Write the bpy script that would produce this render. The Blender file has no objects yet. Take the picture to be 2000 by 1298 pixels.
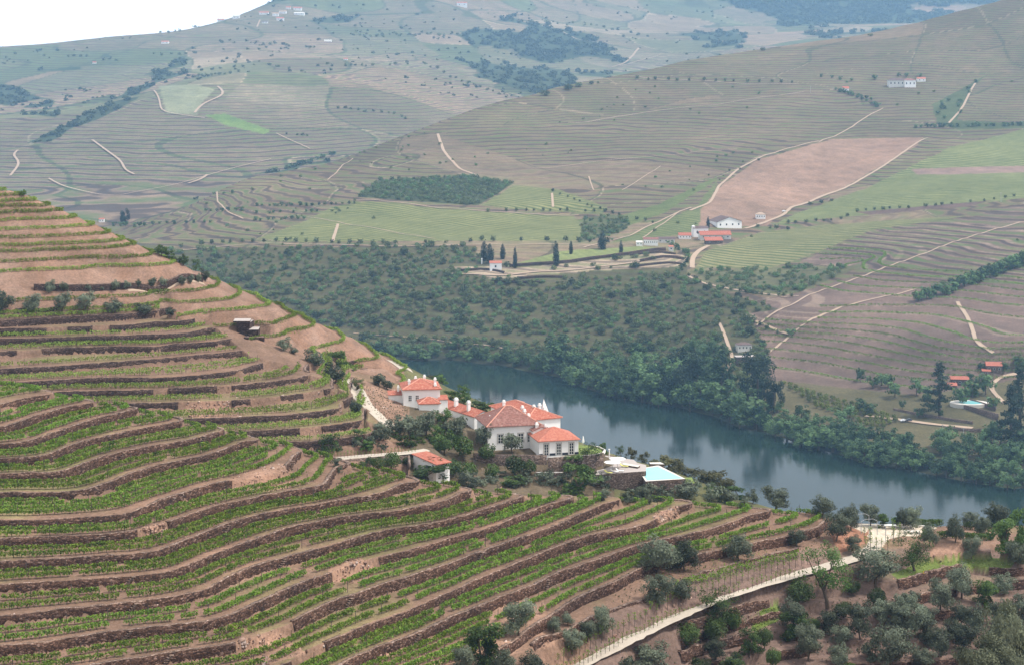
import bpy, math, random
import numpy as np
from math import radians, sin, cos, pi
random.seed(7); rng = np.random.default_rng(7)
SC = bpy.context.scene
COL = SC.collection
# ------------------------------------------------------------------ camera, light, exposure
F, Y0, HC = 3600.0, 100.0, 253.0            # focal length (photo pixels), eye level row, eye height over the river (m)
cam = bpy.data.objects.new('camera', bpy.data.cameras.new('camera')); COL.objects.link(cam)
cam.location = (0, 0, HC); cam.rotation_euler = (radians(90), 0, 0)
cam.data.sensor_width = 36; cam.data.lens = 36*F/2000; cam.data.shift_y = -(649-Y0)/2000
cam.data.clip_start = 1; cam.data.clip_end = 30000
SC.camera = cam
W = bpy.data.worlds.new('World'); SC.world = W; W.use_nodes = True
nt = W.node_tree; nt.nodes.clear()
SUN_EL, SUN_AZ = 57.0, 98.0                 # azimuth clockwise from +Y (the view direction)
sky = nt.nodes.new('ShaderNodeTexSky'); sky.sky_type = 'NISHITA'; sky.sun_disc = False
sky.sun_elevation = radians(SUN_EL); sky.sun_rotation = radians(SUN_AZ)
sky.air_density = 1.0; sky.dust_density = 4.0; sky.altitude = 250
cloud = nt.nodes.new('ShaderNodeMix'); cloud.data_type = 'RGBA'; cloud.inputs[0].default_value = 0.85
cloud.inputs[7].default_value = (13.4, 13.3, 13.4, 1)   # thin bright overcast over the clear sky
bg = nt.nodes.new('ShaderNodeBackground'); bg.inputs[1].default_value = 0.08
out = nt.nodes.new('ShaderNodeOutputWorld')
nt.links.new(sky.outputs[0], cloud.inputs[6]); tcw = nt.nodes.new('ShaderNodeTexCoord'); sxw = nt.nodes.new('ShaderNodeSeparateXYZ'); nt.links.new(tcw.outputs['Generated'], sxw.inputs[0])
hz = nt.nodes.new('ShaderNodeMapRange'); hz.interpolation_type = 'SMOOTHSTEP'; nt.links.new(sxw.outputs[2], hz.inputs[0])   # brighter band of cloud low over the hills
for i_, v_ in ((1, 0.03), (2, 0.14), (3, 1.9), (4, 1.0)): hz.inputs[i_].default_value = v_
vm = nt.nodes.new('ShaderNodeVectorMath'); vm.operation = 'SCALE'; nt.links.new(cloud.outputs[2], vm.inputs[0]); nt.links.new(hz.outputs[0], vm.inputs['Scale'])
nt.links.new(vm.outputs[0], bg.inputs[0]); nt.links.new(bg.outputs[0], out.inputs[0])
sun = bpy.data.objects.new('sun', bpy.data.lights.new('sun', 'SUN')); COL.objects.link(sun)
sun.data.energy = 3.8; sun.data.angle = radians(7); sun.data.color = (1.0, 0.95, 0.88)
sun.rotation_euler = (radians(90-SUN_EL), 0, radians(180-SUN_AZ)); sun.location = (0, 0, 900)
SC.view_settings.view_transform = 'Standard'; SC.view_settings.look = 'None'
SC.view_settings.exposure = 0.22; SC.view_settings.gamma = 1.0
SC.render.engine = 'CYCLES'; SC.cycles.max_bounces = 5; SC.cycles.diffuse_bounces = 2; SC.cycles.volume_bounces = 1
SC.cycles.transparent_max_bounces = 4; SC.cycles.use_denoising = True
# ------------------------------------------------------------------ helpers
def tag(o, label=None, cat=None, group=None, kind=None):
    if label: o['label'] = label
    if cat: o['category'] = cat
    if group: o['group'] = group
    if kind: o['kind'] = kind
    return o
def mesh_obj(name, verts, faces, mat, parent=None, smooth=False, loc=(0, 0, 0), midx=None):
    """faces: (n,3) or (n,4) array or list of tuples"""
    me = bpy.data.meshes.new(name)
    verts = np.asarray(verts, dtype=np.float32).reshape(-1, 3)
    if isinstance(faces, np.ndarray):
        n, k = faces.shape
        me.vertices.add(len(verts)); me.vertices.foreach_set('co', verts.ravel())
        me.loops.add(n*k); me.loops.foreach_set('vertex_index', faces.astype(np.int32).ravel())
        me.polygons.add(n); me.polygons.foreach_set('loop_start', np.arange(0, n*k, k, dtype=np.int32))
        try: me.polygons.foreach_set('loop_total', np.full(n, k, dtype=np.int32))
        except Exception: pass
        me.update(calc_edges=True)
    else:
        me.from_pydata(verts.tolist(), [], faces)
    for m in (mat if isinstance(mat, (list, tuple)) else [mat]): me.materials.append(m)
    if midx is not None: me.polygons.foreach_set('material_index', np.asarray(midx, dtype=np.int32))
    if smooth: me.polygons.foreach_set('use_smooth', np.ones(len(me.polygons), dtype=bool))
    me.update()
    o = bpy.data.objects.new(name, me); COL.objects.link(o); o.location = loc
    if parent: o.parent = parent
    return o
def empty(name, loc, rz=0):
    o = bpy.data.objects.new(name, None); COL.objects.link(o); o.location = loc; o.rotation_euler = (0, 0, rz)
    o.empty_display_size = 1
    return o
def copy_tree(o, parent=None):
    c = o.copy(); COL.objects.link(c); c.parent = parent
    for ch in o.children: copy_tree(ch, c)
    return c
class MB:
    def __init__(s): s.v = []; s.f = []; s.m = []
    def add(s, v, f, m=0):
        b = len(s.v); s.v += [tuple(p) for p in v]; s.f += [tuple(i+b for i in q) for q in f]; s.m += [m]*len(f)
    def box(s, x0, x1, y0, y1, z0, z1, m=0):
        s.add([(x0,y0,z0),(x1,y0,z0),(x1,y1,z0),(x0,y1,z0),(x0,y0,z1),(x1,y0,z1),(x1,y1,z1),(x0,y1,z1)],
              [(0,3,2,1),(4,5,6,7),(0,1,5,4),(1,2,6,5),(2,3,7,6),(3,0,4,7)], m)
    def tube(s, pts, rads, n=7, m=0):
        pts = [np.array(p, float) for p in pts]; b = len(s.v)
        for i, p in enumerate(pts):
            d = pts[min(i+1, len(pts)-1)] - pts[max(i-1, 0)]; d /= (np.linalg.norm(d)+1e-9)
            a = np.cross(d, (0.3, 1, 0.1)); a /= (np.linalg.norm(a)+1e-9); c = np.cross(d, a)
            for k in range(n):
                t = 2*pi*k/n; s.v.append(tuple(p + rads[i]*(cos(t)*a + sin(t)*c)))
        for i in range(len(pts)-1):
            for k in range(n):
                s.f.append((b+i*n+k, b+i*n+(k+1) % n, b+(i+1)*n+(k+1) % n, b+(i+1)*n+k)); s.m.append(m)
        s.f.append(tuple(b+(len(pts)-1)*n+k for k in range(n))); s.m.append(m)
        s.f.append(tuple(b+k for k in range(n-1, -1, -1))); s.m.append(m)
    def build(s, name, mat, parent=None, smooth=False, loc=(0, 0, 0)):
        return mesh_obj(name, s.v, s.f, mat, parent, smooth, loc, s.m if isinstance(mat, (list, tuple)) else None)
# ------------------------------------------------------------------ materials
def mat_new(name, rough=0.85, spec=0.2):
    m = bpy.data.materials.new(name); m.use_nodes = True
    b = m.node_tree.nodes['Principled BSDF']; b.inputs['Roughness'].default_value = rough
    b.inputs['Specular IOR Level'].default_value = spec
    return m, m.node_tree, b
def N(t, kind, **kw):
    n = t.nodes.new(kind)
    for k, v in kw.items(): setattr(n, k, v)
    return n
def ramp(t, src, stops):
    r = N(t, 'ShaderNodeValToRGB'); e = r.color_ramp.elements
    while len(e) < len(stops): e.new(0.5)
    for i, (p, c) in enumerate(stops): e[i].position = p; e[i].color = (*c, 1) if len(c) == 3 else c
    t.links.new(src, r.inputs[0]); return r.outputs[0]
def noise(t, scale, detail=4, rough=0.6, vec=None):
    n = N(t, 'ShaderNodeTexNoise'); n.inputs['Scale'].default_value = scale; n.inputs['Detail'].default_value = detail
    n.inputs['Roughness'].default_value = rough
    if vec is not None: t.links.new(vec, n.inputs['Vector'])
    return n.outputs[0]
def mix(t, a, b, fac=0.5, mode='MIX'):
    n = N(t, 'ShaderNodeMix', data_type='RGBA', blend_type=mode)
    for s, v in ((0, fac), (6, a), (7, b)):
        if hasattr(v, 'is_linked') or hasattr(v, 'links'): t.links.new(v, n.inputs[s])
        elif s == 0: n.inputs[0].default_value = v
        else: n.inputs[s].default_value = (*v, 1)
    return n.outputs[2]
def math_(t, op, a, b=None, c=None):
    n = N(t, 'ShaderNodeMath', operation=op)
    for i, v in enumerate((a, b, c)):
        if v is None: continue
        if hasattr(v, 'links'): t.links.new(v, n.inputs[i])
        else: n.inputs[i].default_value = v
    return n.outputs[0]
def bump(t, b, h, strength=0.5, dist=0.1):
    n = N(t, 'ShaderNodeBump'); n.inputs['Strength'].default_value = strength; n.inputs['Distance'].default_value = dist
    t.links.new(h, n.inputs['Height']); t.links.new(n.outputs[0], b.inputs['Normal'])
def geo_pos(t): return N(t, 'ShaderNodeNewGeometry').outputs['Position']
def plain(name, col, rough=0.8, var=0.15, scale=1.5, spec=0.2):
    m, t, b = mat_new(name, rough, spec)
    c = mix(t, tuple(x*(1-var) for x in col), tuple(min(1, x*(1+var)) for x in col), noise(t, scale, 5, 0.7, geo_pos(t)))
    t.links.new(c, b.inputs['Base Color']); return m
def foliage(name, dark, light, rough=0.6, scale=1.2, spec=0.15, transl=0.25, rnd=0.8):
    m, t, b = mat_new(name, rough, spec)
    oi = N(t, 'ShaderNodeObjectInfo'); tc = N(t, 'ShaderNodeTexCoord')
    n1 = noise(t, scale, 3, 0.7, tc.outputs['Object'])
    f = math_(t, 'ADD', math_(t, 'MULTIPLY', n1, 1.6), math_(t, 'MULTIPLY', oi.outputs['Random'], rnd))
    c = mix(t, dark, light, math_(t, 'SUBTRACT', f, 0.30+rnd*0.5))
    n2 = noise(t, scale*9, 1, 0.5, tc.outputs['Object'])
    c = mix(t, c, (0.5, 0.5, 0.5), math_(t, 'MULTIPLY', n2, 0.0))
    hs = N(t, 'ShaderNodeHueSaturation'); t.links.new(c, hs.inputs['Color'])
    t.links.new(math_(t, 'ADD', 0.485, math_(t, 'MULTIPLY', oi.outputs['Random'], 0.03)), hs.inputs['Hue'])
    t.links.new(math_(t, 'ADD', 0.55, math_(t, 'MULTIPLY', n2, 0.9)), hs.inputs['Value'])
    t.links.new(hs.outputs[0], b.inputs['Base Color'])
    if transl:
        tr = N(t, 'ShaderNodeBsdfTranslucent'); t.links.new(hs.outputs[0], tr.inputs[0])
        ms = N(t, 'ShaderNodeMixShader'); ms.inputs[0].default_value = transl
        t.links.new(b.outputs[0], ms.inputs[1]); t.links.new(tr.outputs[0], ms.inputs[2])
        t.links.new(ms.outputs[0], t.nodes['Material Output'].inputs[0])
    return m
M = {}
M['vine'] = foliage('vine_leaves', (0.05, 0.11, 0.014), (0.27, 0.39, 0.055), scale=0.5, rnd=0.3)
M['vine_far'] = foliage('far_vine_leaves', (0.10, 0.17, 0.035), (0.22, 0.31, 0.07), scale=0.5)
M['vine_mid'] = foliage('hedge_vine_leaves', (0.12, 0.19, 0.03), (0.29, 0.37, 0.07), scale=0.7)
M['olive'] = foliage('olive_leaves', (0.028, 0.04, 0.025), (0.22, 0.25, 0.17), scale=0.9)
M['olive_pale'] = foliage('pale_olive_leaves', (0.05, 0.06, 0.035), (0.30, 0.33, 0.20), scale=1.1)
M['citrus'] = foliage('citrus_leaves', (0.018, 0.04, 0.01), (0.10, 0.16, 0.02), scale=1.0, spec=0.4)
M['broad'] = foliage('broad_leaves', (0.03, 0.06, 0.018), (0.13, 0.20, 0.05), scale=0.5)
M['river'] = foliage('river_tree_leaves', (0.02, 0.055, 0.025), (0.17, 0.26, 0.10), scale=0.13)
M['brownish'] = foliage('eucalyptus_leaves', (0.06, 0.065, 0.03), (0.14, 0.13, 0.06), scale=0.4)
M['scrub'] = foliage('scrub_leaves', (0.022, 0.042, 0.022), (0.17, 0.20, 0.085), scale=0.14)
M['conifer'] = foliage('conifer_needles', (0.015, 0.03, 0.018), (0.04, 0.065, 0.035), scale=0.4, transl=0.1)
M['lavender'] = foliage('shrub_flowers', (0.07, 0.05, 0.07), (0.16, 0.11, 0.14))
M['bark'] = plain('bark', (0.10, 0.075, 0.055), var=0.4, scale=4)
M['wood_post'] = plain('post_wood', (0.10, 0.085, 0.07), var=0.3)
M['white'] = plain('white_wall', (0.88, 0.87, 0.84), 0.75, 0.05, 0.7)
M['oldwhite'] = plain('old_plaster', (0.62, 0.60, 0.55), 0.85, 0.25, 0.6)
M['dark'] = plain('dark_plinth', (0.03, 0.035, 0.05), 0.6)
M['glass'], _t, _b = mat_new('window_glass', 0.08, 0.6); _b.inputs['Base Color'].default_value = (0.02, 0.025, 0.03, 1)
M['frame'] = plain('white_frame', (0.78, 0.77, 0.73), 0.6, 0.04)
M['surround'] = plain('granite_surround', (0.42, 0.40, 0.37), 0.8, 0.2, 5)
M['gravel'] = plain('pale_gravel', (0.47, 0.405, 0.33), 0.95, 0.30, 0.9)
M['track'] = plain('dirt_track', (0.42, 0.31, 0.225), 0.95, 0.2, 0.3)
M['paving'] = plain('terrace_paving', (0.42, 0.37, 0.34), 0.9, 0.15, 2)
M['coping'] = plain('wall_coping', (0.62, 0.58, 0.52), 0.85, 0.12, 3)
M['lawn'] = plain('lawn', (0.17, 0.22, 0.06), 0.95, 0.3, 0.8)
M['canvas'] = plain('white_canvas', (0.80, 0.79, 0.77), 0.8, 0.03)
M['yellow'] = plain('yellow_cushion', (0.70, 0.66, 0.20), 0.8, 0.05)
M['metal'] = plain('grey_metal', (0.35, 0.36, 0.37), 0.45, 0.1)
M['car_white'] = plain('white_car_paint', (0.75, 0.76, 0.78), 0.3, 0.02, spec=0.5)
M['car_dark'] = plain('dark_car_paint', (0.03, 0.035, 0.045), 0.3, 0.02, spec=0.5)
M['tyre'] = plain('tyre_rubber', (0.02, 0.02, 0.02), 0.9)
M['flower'] = plain('yellow_flowers', (0.65, 0.38, 0.03), 0.9, 0.3, 3)
def roof_mat(name, a, b_, c_):
    m, t, b = mat_new(name, 0.85)
    tc = N(t, 'ShaderNodeTexCoord'); P_ = geo_pos(t)
    c = ramp(t, noise(t, 1.7, 8, 0.85, P_), [(0.36, a), (0.5, b_), (0.64, c_)])
    w = N(t, 'ShaderNodeTexWave'); w.inputs['Scale'].default_value = 1.6; w.inputs['Distortion'].default_value = 0.6; w.bands_direction = 'X'
    t.links.new(tc.outputs['UV'], w.inputs['Vector'])
    c = mix(t, c, tuple(x*0.55 for x in a), math_(t, 'MULTIPLY', math_(t, 'SUBTRACT', 1.0, w.outputs[1]), 0.35))
    t.links.new(c, b.inputs['Base Color']); bump(t, b, w.outputs[1], 0.5, 0.06)
    return m
M['tile_red'] = roof_mat('red_tiles', (0.27, 0.085, 0.06), (0.46, 0.14, 0.09), (0.58, 0.32, 0.24))
M['tile_old'] = roof_mat('weathered_tiles', (0.12, 0.08, 0.07), (0.30, 0.125, 0.10), (0.42, 0.29, 0.25))
M['tile_mix'] = roof_mat('patchy_tiles', (0.32, 0.12, 0.09), (0.52, 0.17, 0.11), (0.55, 0.30, 0.22))
M['tile_dark'] = roof_mat('dark_brown_tiles', (0.10, 0.075, 0.07), (0.16, 0.11, 0.10), (0.22, 0.16, 0.14))
def stone_mat(name, cols, sx=2.6, sz=5.0):
    m, t, b = mat_new(name, 0.95, 0.1)
    mp = N(t, 'ShaderNodeMapping'); mp.inputs['Scale'].default_value = (sx, sx, sz); t.links.new(geo_pos(t), mp.inputs[0])
    v = N(t, 'ShaderNodeTexVoronoi'); v.inputs['Scale'].default_value = 1.0; t.links.new(mp.outputs[0], v.inputs['Vector'])
    sep = N(t, 'ShaderNodeSeparateColor'); t.links.new(v.outputs['Color'], sep.inputs[0])
    c = ramp(t, sep.outputs[0], [(0.0, cols[0]), (0.45, cols[1]), (0.8, cols[2]), (1.0, cols[3])])
    vd = N(t, 'ShaderNodeTexVoronoi', feature='DISTANCE_TO_EDGE'); vd.inputs['Scale'].default_value = 1.0; t.links.new(mp.outputs[0], vd.inputs['Vector'])
    joint = ramp(t, vd.outputs['Distance'], [(0.02, (0.25, 0.25, 0.25)), (0.12, (1, 1, 1))])
    c = mix(t, c, joint, 0.85, 'MULTIPLY')
    big = ramp(t, noise(t, 0.13, 4, 0.6, geo_pos(t)), [(0.35, (0.62, 0.60, 0.62)), (0.65, (1.15, 1.05, 1.0))])
    c = mix(t, c, big, 0.8, 'MULTIPLY')
    t.links.new(c, b.inputs['Base Color']); bump(t, b, vd.outputs['Distance'], 0.9, 0.12)
    return m
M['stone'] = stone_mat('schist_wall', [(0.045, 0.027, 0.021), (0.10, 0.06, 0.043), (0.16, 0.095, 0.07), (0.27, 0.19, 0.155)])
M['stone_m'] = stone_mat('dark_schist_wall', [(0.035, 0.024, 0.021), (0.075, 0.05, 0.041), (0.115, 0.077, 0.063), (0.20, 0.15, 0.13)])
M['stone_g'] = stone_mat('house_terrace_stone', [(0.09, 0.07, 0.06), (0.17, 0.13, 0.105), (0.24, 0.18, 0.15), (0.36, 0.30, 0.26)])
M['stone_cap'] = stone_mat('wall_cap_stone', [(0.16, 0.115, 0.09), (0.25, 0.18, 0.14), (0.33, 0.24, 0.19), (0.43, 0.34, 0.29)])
M['rock'] = stone_mat('rubble_stone', [(0.22, 0.14, 0.11), (0.38, 0.25, 0.19), (0.48, 0.35, 0.28), (0.62, 0.52, 0.46)], 0.7, 0.7)
def terrain_mat(name, speck=1.0, fine=1.0, fine2=1.0):
    """Col = ground colour of the land cover; Pat.x = strength of the contour terraces, Pat.y = strength of straight rows, Pat.z = row coordinate (m)"""
    m, t, b = mat_new(name, 0.97, 0.05)
    a = N(t, 'ShaderNodeAttribute', attribute_name='Col'); p = N(t, 'ShaderNodeAttribute', attribute_name='Pat')
    sp = N(t, 'ShaderNodeSeparateXYZ'); t.links.new(p.outputs['Vector'], sp.inputs[0])
    gp = geo_pos(t)
    c = a.outputs['Color']
    big = ramp(t, noise(t, 0.006*fine2, 5, 0.6, gp), [(0.3, (0.80, 0.82, 0.80)), (0.7, (1.2, 1.16, 1.12))])
    c = mix(t, c, big, 0.9, 'MULTIPLY')
    mid = ramp(t, noise(t, 0.12*speck, 6, 0.72, gp), [(0.32, (0.68, 0.70, 0.68)), (0.68, (1.3, 1.26, 1.24))])
    c = mix(t, c, mid, 0.8, 'MULTIPLY')
    sm = ramp(t, noise(t, 1.6*speck, 4, 0.8, gp), [(0.35, (0.66, 0.66, 0.66)), (0.66, (1.34, 1.32, 1.30))])
    c = mix(t, c, sm, 0.75, 'MULTIPLY')
    # contour terraces
    sx = N(t, 'ShaderNodeSeparateXYZ'); t.links.new(gp, sx.inputs[0])
    zz = math_(t, 'ADD', sx.outputs[2], math_(t, 'MULTIPLY', noise(t, 0.005, 3, 0.5, gp), 16.0))
    fr = math_(t, 'FRACT', math_(t, 'MULTIPLY', zz, 0.31*fine))
    vstripe = ramp(t, fr, [(0.0, (0, 0, 0)), (0.12, (1, 1, 1)), (0.38, (1, 1, 1)), (0.52, (0, 0, 0))])
    patch = ramp(t, noise(t, 0.03, 4, 0.7, gp), [(0.38, (0, 0, 0)), (0.62, (1, 1, 1))])
    f1 = math_(t, 'MULTIPLY', math_(t, 'MULTIPLY', vstripe, sp.outputs[0]), math_(t, 'ADD', 0.35, math_(t, 'MULTIPLY', patch, 0.65)))
    c = mix(t, c, (0.10, 0.14, 0.05), f1)
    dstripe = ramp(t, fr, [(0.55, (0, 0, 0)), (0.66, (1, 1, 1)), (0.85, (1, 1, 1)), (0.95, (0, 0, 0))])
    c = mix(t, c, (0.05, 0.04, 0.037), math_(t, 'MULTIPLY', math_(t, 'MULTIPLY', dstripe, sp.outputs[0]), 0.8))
    # straight vine rows
    fr2 = math_(t, 'FRACT', math_(t, 'MULTIPLY', sp.outputs[2], 0.125))
    rs = ramp(t, fr2, [(0.0, (0, 0, 0)), (0.2, (1, 1, 1)), (0.5, (1, 1, 1)), (0.7, (0, 0, 0))])
    c = mix(t, c, (0.085, 0.115, 0.04), math_(t, 'MULTIPLY', rs, sp.outputs[1]))
    t.links.new(c, b.inputs['Base Color'])
    bump(t, b, noise(t, 2.2*speck, 5, 0.8, gp), 0.6, 0.25/speck)
    return m
M['ground_near'] = terrain_mat('near_hillside', 1.0, 1.0, 3.0)
M['ground_mid'] = terrain_mat('far_bank_hillside', 0.45, 1.0, 1.0)
M['ground_far'] = terrain_mat('distant_hills', 0.2, 0.6, 0.55)
# ------------------------------------------------------------------ terrain: height surfaces through surveyed lines
def zD(y, z): return (HC-z)*F/(y-Y0)
def yz(y, D): return HC-(y-Y0)/F*D
def L_z(z, pts): return [(px, zD(y, z), z) for px, y in pts]          # a level line
def L_D(pts): return [(px, D, yz(y, D)) for px, y, D in pts]          # seen at row y, distance D
def L_h(pts): return [(px, D, z) for px, D, z in pts]                 # hidden ground
class Surface:
    def __init__(s, pxs, Ds, lines, blur=1):
        s.pxs, s.Ds = pxs, Ds
        nx, ny = len(pxs), len(Ds)
        acc = np.zeros((ny, nx)); cnt = np.zeros((ny, nx))
        for L in lines:
            L = np.array(L, float)
            for a, b in zip(L[:-1], L[1:]):
                ia, ib = [np.interp(q[0], pxs, np.arange(nx)) for q in (a, b)]
                ja, jb = [np.interp(q[1], Ds, np.arange(ny)) for q in (a, b)]
                n = int(max(abs(ib-ia), abs(jb-ja))*2)+2
                t = np.linspace(0, 1, n)
                xx = a[0]+(b[0]-a[0])*t; dd = a[1]+(b[1]-a[1])*t; zz = a[2]+(b[2]-a[2])*t
                ok = (xx >= pxs[0]) & (xx <= pxs[-1]) & (dd >= Ds[0]) & (dd <= Ds[-1])
                ii = np.rint(np.interp(xx, pxs, np.arange(nx))).astype(int)[ok]; jj = np.rint(np.interp(dd, Ds, np.arange(ny))).astype(int)[ok]
                np.add.at(acc, (jj, ii), zz[ok]); np.add.at(cnt, (jj, ii), 1)
        s.Z = s.solve(acc, cnt)
        for _ in range(blur):
            Zp = np.pad(s.Z, 1, mode='edge')
            s.Z = (4*s.Z + 2*(Zp[1:-1, :-2]+Zp[1:-1, 2:]+Zp[:-2, 1:-1]+Zp[2:, 1:-1]) + Zp[:-2, :-2]+Zp[:-2, 2:]+Zp[2:, :-2]+Zp[2:, 2:])/16
    def solve(s, acc, cnt):
        ny, nx = acc.shape
        if min(nx, ny) > 12:
            py, px_ = (-ny) % 2, (-nx) % 2
            A = np.pad(acc, ((0, py), (0, px_))); C_ = np.pad(cnt, ((0, py), (0, px_)))
            A2 = A[::2, ::2]+A[1::2, ::2]+A[::2, 1::2]+A[1::2, 1::2]; C2 = C_[::2, ::2]+C_[1::2, ::2]+C_[::2, 1::2]+C_[1::2, 1::2]
            Z2 = s.solve(A2, C2)
            gy = np.clip((np.arange(ny)-0.5)/2, 0, Z2.shape[0]-1); gx = np.clip((np.arange(nx)-0.5)/2, 0, Z2.shape[1]-1)
            y0 = np.floor(gy).astype(int); x0 = np.floor(gx).astype(int); y1 = np.minimum(y0+1, Z2.shape[0]-1); x1 = np.minimum(x0+1, Z2.shape[1]-1)
            fy = (gy-y0)[:, None]; fx = (gx-x0)[None, :]
            Z = (Z2[y0][:, x0]*(1-fy)*(1-fx)+Z2[y1][:, x0]*fy*(1-fx)+Z2[y0][:, x1]*(1-fy)*fx+Z2[y1][:, x1]*fy*fx)
            it = 60
        else:
            Z = np.full((ny, nx), acc.sum()/max(cnt.sum(), 1)); it = 400
        fix = cnt > 0; val = np.where(fix, acc/np.maximum(cnt, 1), 0)
        for _ in range(it):
            Zp = np.pad(Z, 1, mode='edge')
            Z = 0.25*(Zp[1:-1, :-2]+Zp[1:-1, 2:]+Zp[:-2, 1:-1]+Zp[2:, 1:-1]); Z[fix] = val[fix]
        return Z
    def __call__(s, px, D):
        px, D = np.broadcast_arrays(np.asarray(px, float), np.asarray(D, float))
        gx = np.clip(np.interp(px, s.pxs, np.arange(len(s.pxs))), 0, len(s.pxs)-1.001); gy = np.clip(np.interp(D, s.Ds, np.arange(len(s.Ds))), 0, len(s.Ds)-1.001)
        x0 = gx.astype(int); y0 = gy.astype(int); fx = gx-x0; fy = gy-y0; Z = s.Z
        return Z[y0, x0]*(1-fx)*(1-fy)+Z[y0, x0+1]*fx*(1-fy)+Z[y0+1, x0]*(1-fx)*fy+Z[y0+1, x0+1]*fx*fy
_perm = np.random.default_rng(3).random((256, 256))
def vnoise(x, y, s, octv=3):
    """smooth value noise in world metres"""
    r = 0; amp = 1; tot = 0
    for o in range(octv):
        u = np.asarray(x)/s+17.3*o; v = np.asarray(y)/s+9.1*o
        i = np.floor(u).astype(int); j = np.floor(v).astype(int); fu = u-i; fv = v-j
        fu = fu*fu*(3-2*fu); fv = fv*fv*(3-2*fv)
        g = lambda a, b: _perm[a % 256, b % 256]
        r = r + amp*(g(i, j)*(1-fu)*(1-fv)+g(i+1, j)*fu*(1-fv)+g(i, j+1)*(1-fu)*fv+g(i+1, j+1)*fu*fv-0.5)
        tot += amp; amp *= 0.5; s = s/2.03
    return r/tot
# ---- near ground: foreground terraces
ZF = lambda k: 189.2-1.6*k
LIPS = {
 0: [(-200,815),(0,791),(45,778),(89,768)], 1: [(-200,858),(0,834),(22,831),(67,812),(112,798),(165,786)],
 2: [(-200,888),(0,867),(45,865),(78,855),(101,845),(134,834),(179,820),(223,808),(251,803)],
 3: [(-200,908),(0,895),(45,892),(89,889),(112,880),(145,865),(179,857),(223,845),(279,834),(337,825)],
 4: [(-200,932),(0,924),(89,922),(123,922),(156,908),(201,890),(246,880),(290,870),(357,860),(389,854),(433,838)],
 5: [(-200,966),(0,960),(45,959),(112,960),(156,960),(190,950),(223,937),(257,923),(290,912),(335,901),(400,890),(445,872),(467,861),(489,852)],
 6: [(-200,1022),(0,1014),(69,1016),(138,1010),(207,1007),(260,1001),(313,977),(357,965),(400,951),(445,940),(498,932),(535,921),(556,912),(570,899),(577,872)],
 7: [(-200,1060),(0,1052),(92,1047),(161,1046),(230,1042),(276,1034),(321,1021),(367,1005),(400,993),(467,979),(512,968),(556,962),(601,955),(639,947),(646,921),(648,899)],
 8: [(-200,1105),(0,1095),(92,1092),(161,1088),(230,1081),(298,1079),(344,1060),(400,1041),(446,1021),(503,1003),(556,993),(601,986),(690,972),(724,968),(757,957),(787,943),(798,935)],
 9: [(-200,1150),(0,1139),(92,1133),(207,1126),(276,1121),(333,1113),(400,1086),(446,1069),(492,1052),(561,1030),(630,1015),(698,1005),(754,1000),(800,994),(845,987),(878,976),(905,956)],
 10: [(-200,1215),(0,1202),(92,1191),(161,1184),(230,1178),(298,1171),(400,1151),(446,1124),(492,1103),(561,1087),(630,1067),(698,1048),(744,1034),(800,1027),(845,1022),(912,1007),(956,992),(992,980),(1001,974)],
 11: [(-200,1275),(0,1262),(69,1259),(138,1246),(207,1234),(276,1226),(321,1222),(400,1215),(446,1204),(492,1181),(538,1161),(584,1138),(607,1129),(653,1115),(698,1096),(744,1085),(800,1072),(845,1059),(883,1047),(934,1034),(979,1021),(1023,1003),(1068,985),(1111,970)],
 12: [(-200,1336),(0,1326),(120,1310),(207,1296),(298,1280),(400,1264),(457,1257),(526,1232),(561,1220),(607,1195),(653,1172),(698,1161),(744,1142),(800,1128),(845,1110),(889,1097),(912,1085),(956,1070),(1001,1054),(1046,1039),(1090,1023),(1135,1001),(1169,983),(1180,976)],
 13: [(-200,1395),(0,1385),(250,1360),(450,1325),(561,1296),(607,1266),(653,1246),(698,1227),(733,1213),(767,1202),(800,1190),(845,1168),(889,1150),(934,1128),(990,1106),(1012,1097),(1068,1077),(1113,1059),(1158,1045),(1200,1038),(1245,1030),(1274,1016),(1296,1005),(1316,994),(1319,982)],
 14: [(-200,1450),(0,1440),(300,1410),(560,1345),(664,1296),(721,1268),(800,1240),(840,1222),(880,1202),(920,1188),(960,1172),(1000,1158),(1050,1140),(1080,1122),(1140,1102),(1200,1081),(1240,1065),(1300,1052),(1356,1041),(1412,1025),(1457,1007),(1472,999)],
 15: [(560,1440),(760,1360),(940,1290),(1010,1250),(1090,1194),(1120,1172),(1140,1162),(1170,1150),(1200,1138),(1233,1117),(1271,1101),(1356,1085),(1401,1076),(1468,1061),(1535,1052),(1600,1032),(1618,1015),(1612,1004)],
}
near = [L_z(ZF(k), v) for k, v in LIPS.items()]
CREST = [(-200,735),(-60,742),(0,748),(40,752),(95,763),(168,780),(245,790),(330,811),(433,834),(489,850),(576,870),(647,893),(700,908),(790,930),(905,950),(1001,966),(1111,966),(1180,968),(1319,976),(1475,992),(1600,1001)]
def crest_D(px):
    ys = np.interp(px, [c[0] for c in CREST], [c[1] for c in CREST])
    zs = np.interp(px, [-200,95,168,251,337,433,489,577,648,798,905,1001,1111,1180,1319,1472,1612], [191.5,189.6]+[ZF(k)+0.5 for k in (1,2,3,4,5,6,7,8,9,10,11,12,13,14,15)])
    return (HC-zs)*F/(ys-Y0), zs
cx = np.arange(-200, 1620, 20.0); cD, cz = crest_D(cx)
near.append(L_h(list(zip(cx, cD, cz))))
near.append(L_h([(px, D+9, z-2.2) for px, D, z in zip(cx, cD, cz)]))
near.append(L_h([(-200,392,166),(0,390,166),(300,388,162),(500,386,160),(650,384,157),(800,390,151.5),(1000,396,149),(1200,402,146),(1400,405,141),(1600,400,136)]))
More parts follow.
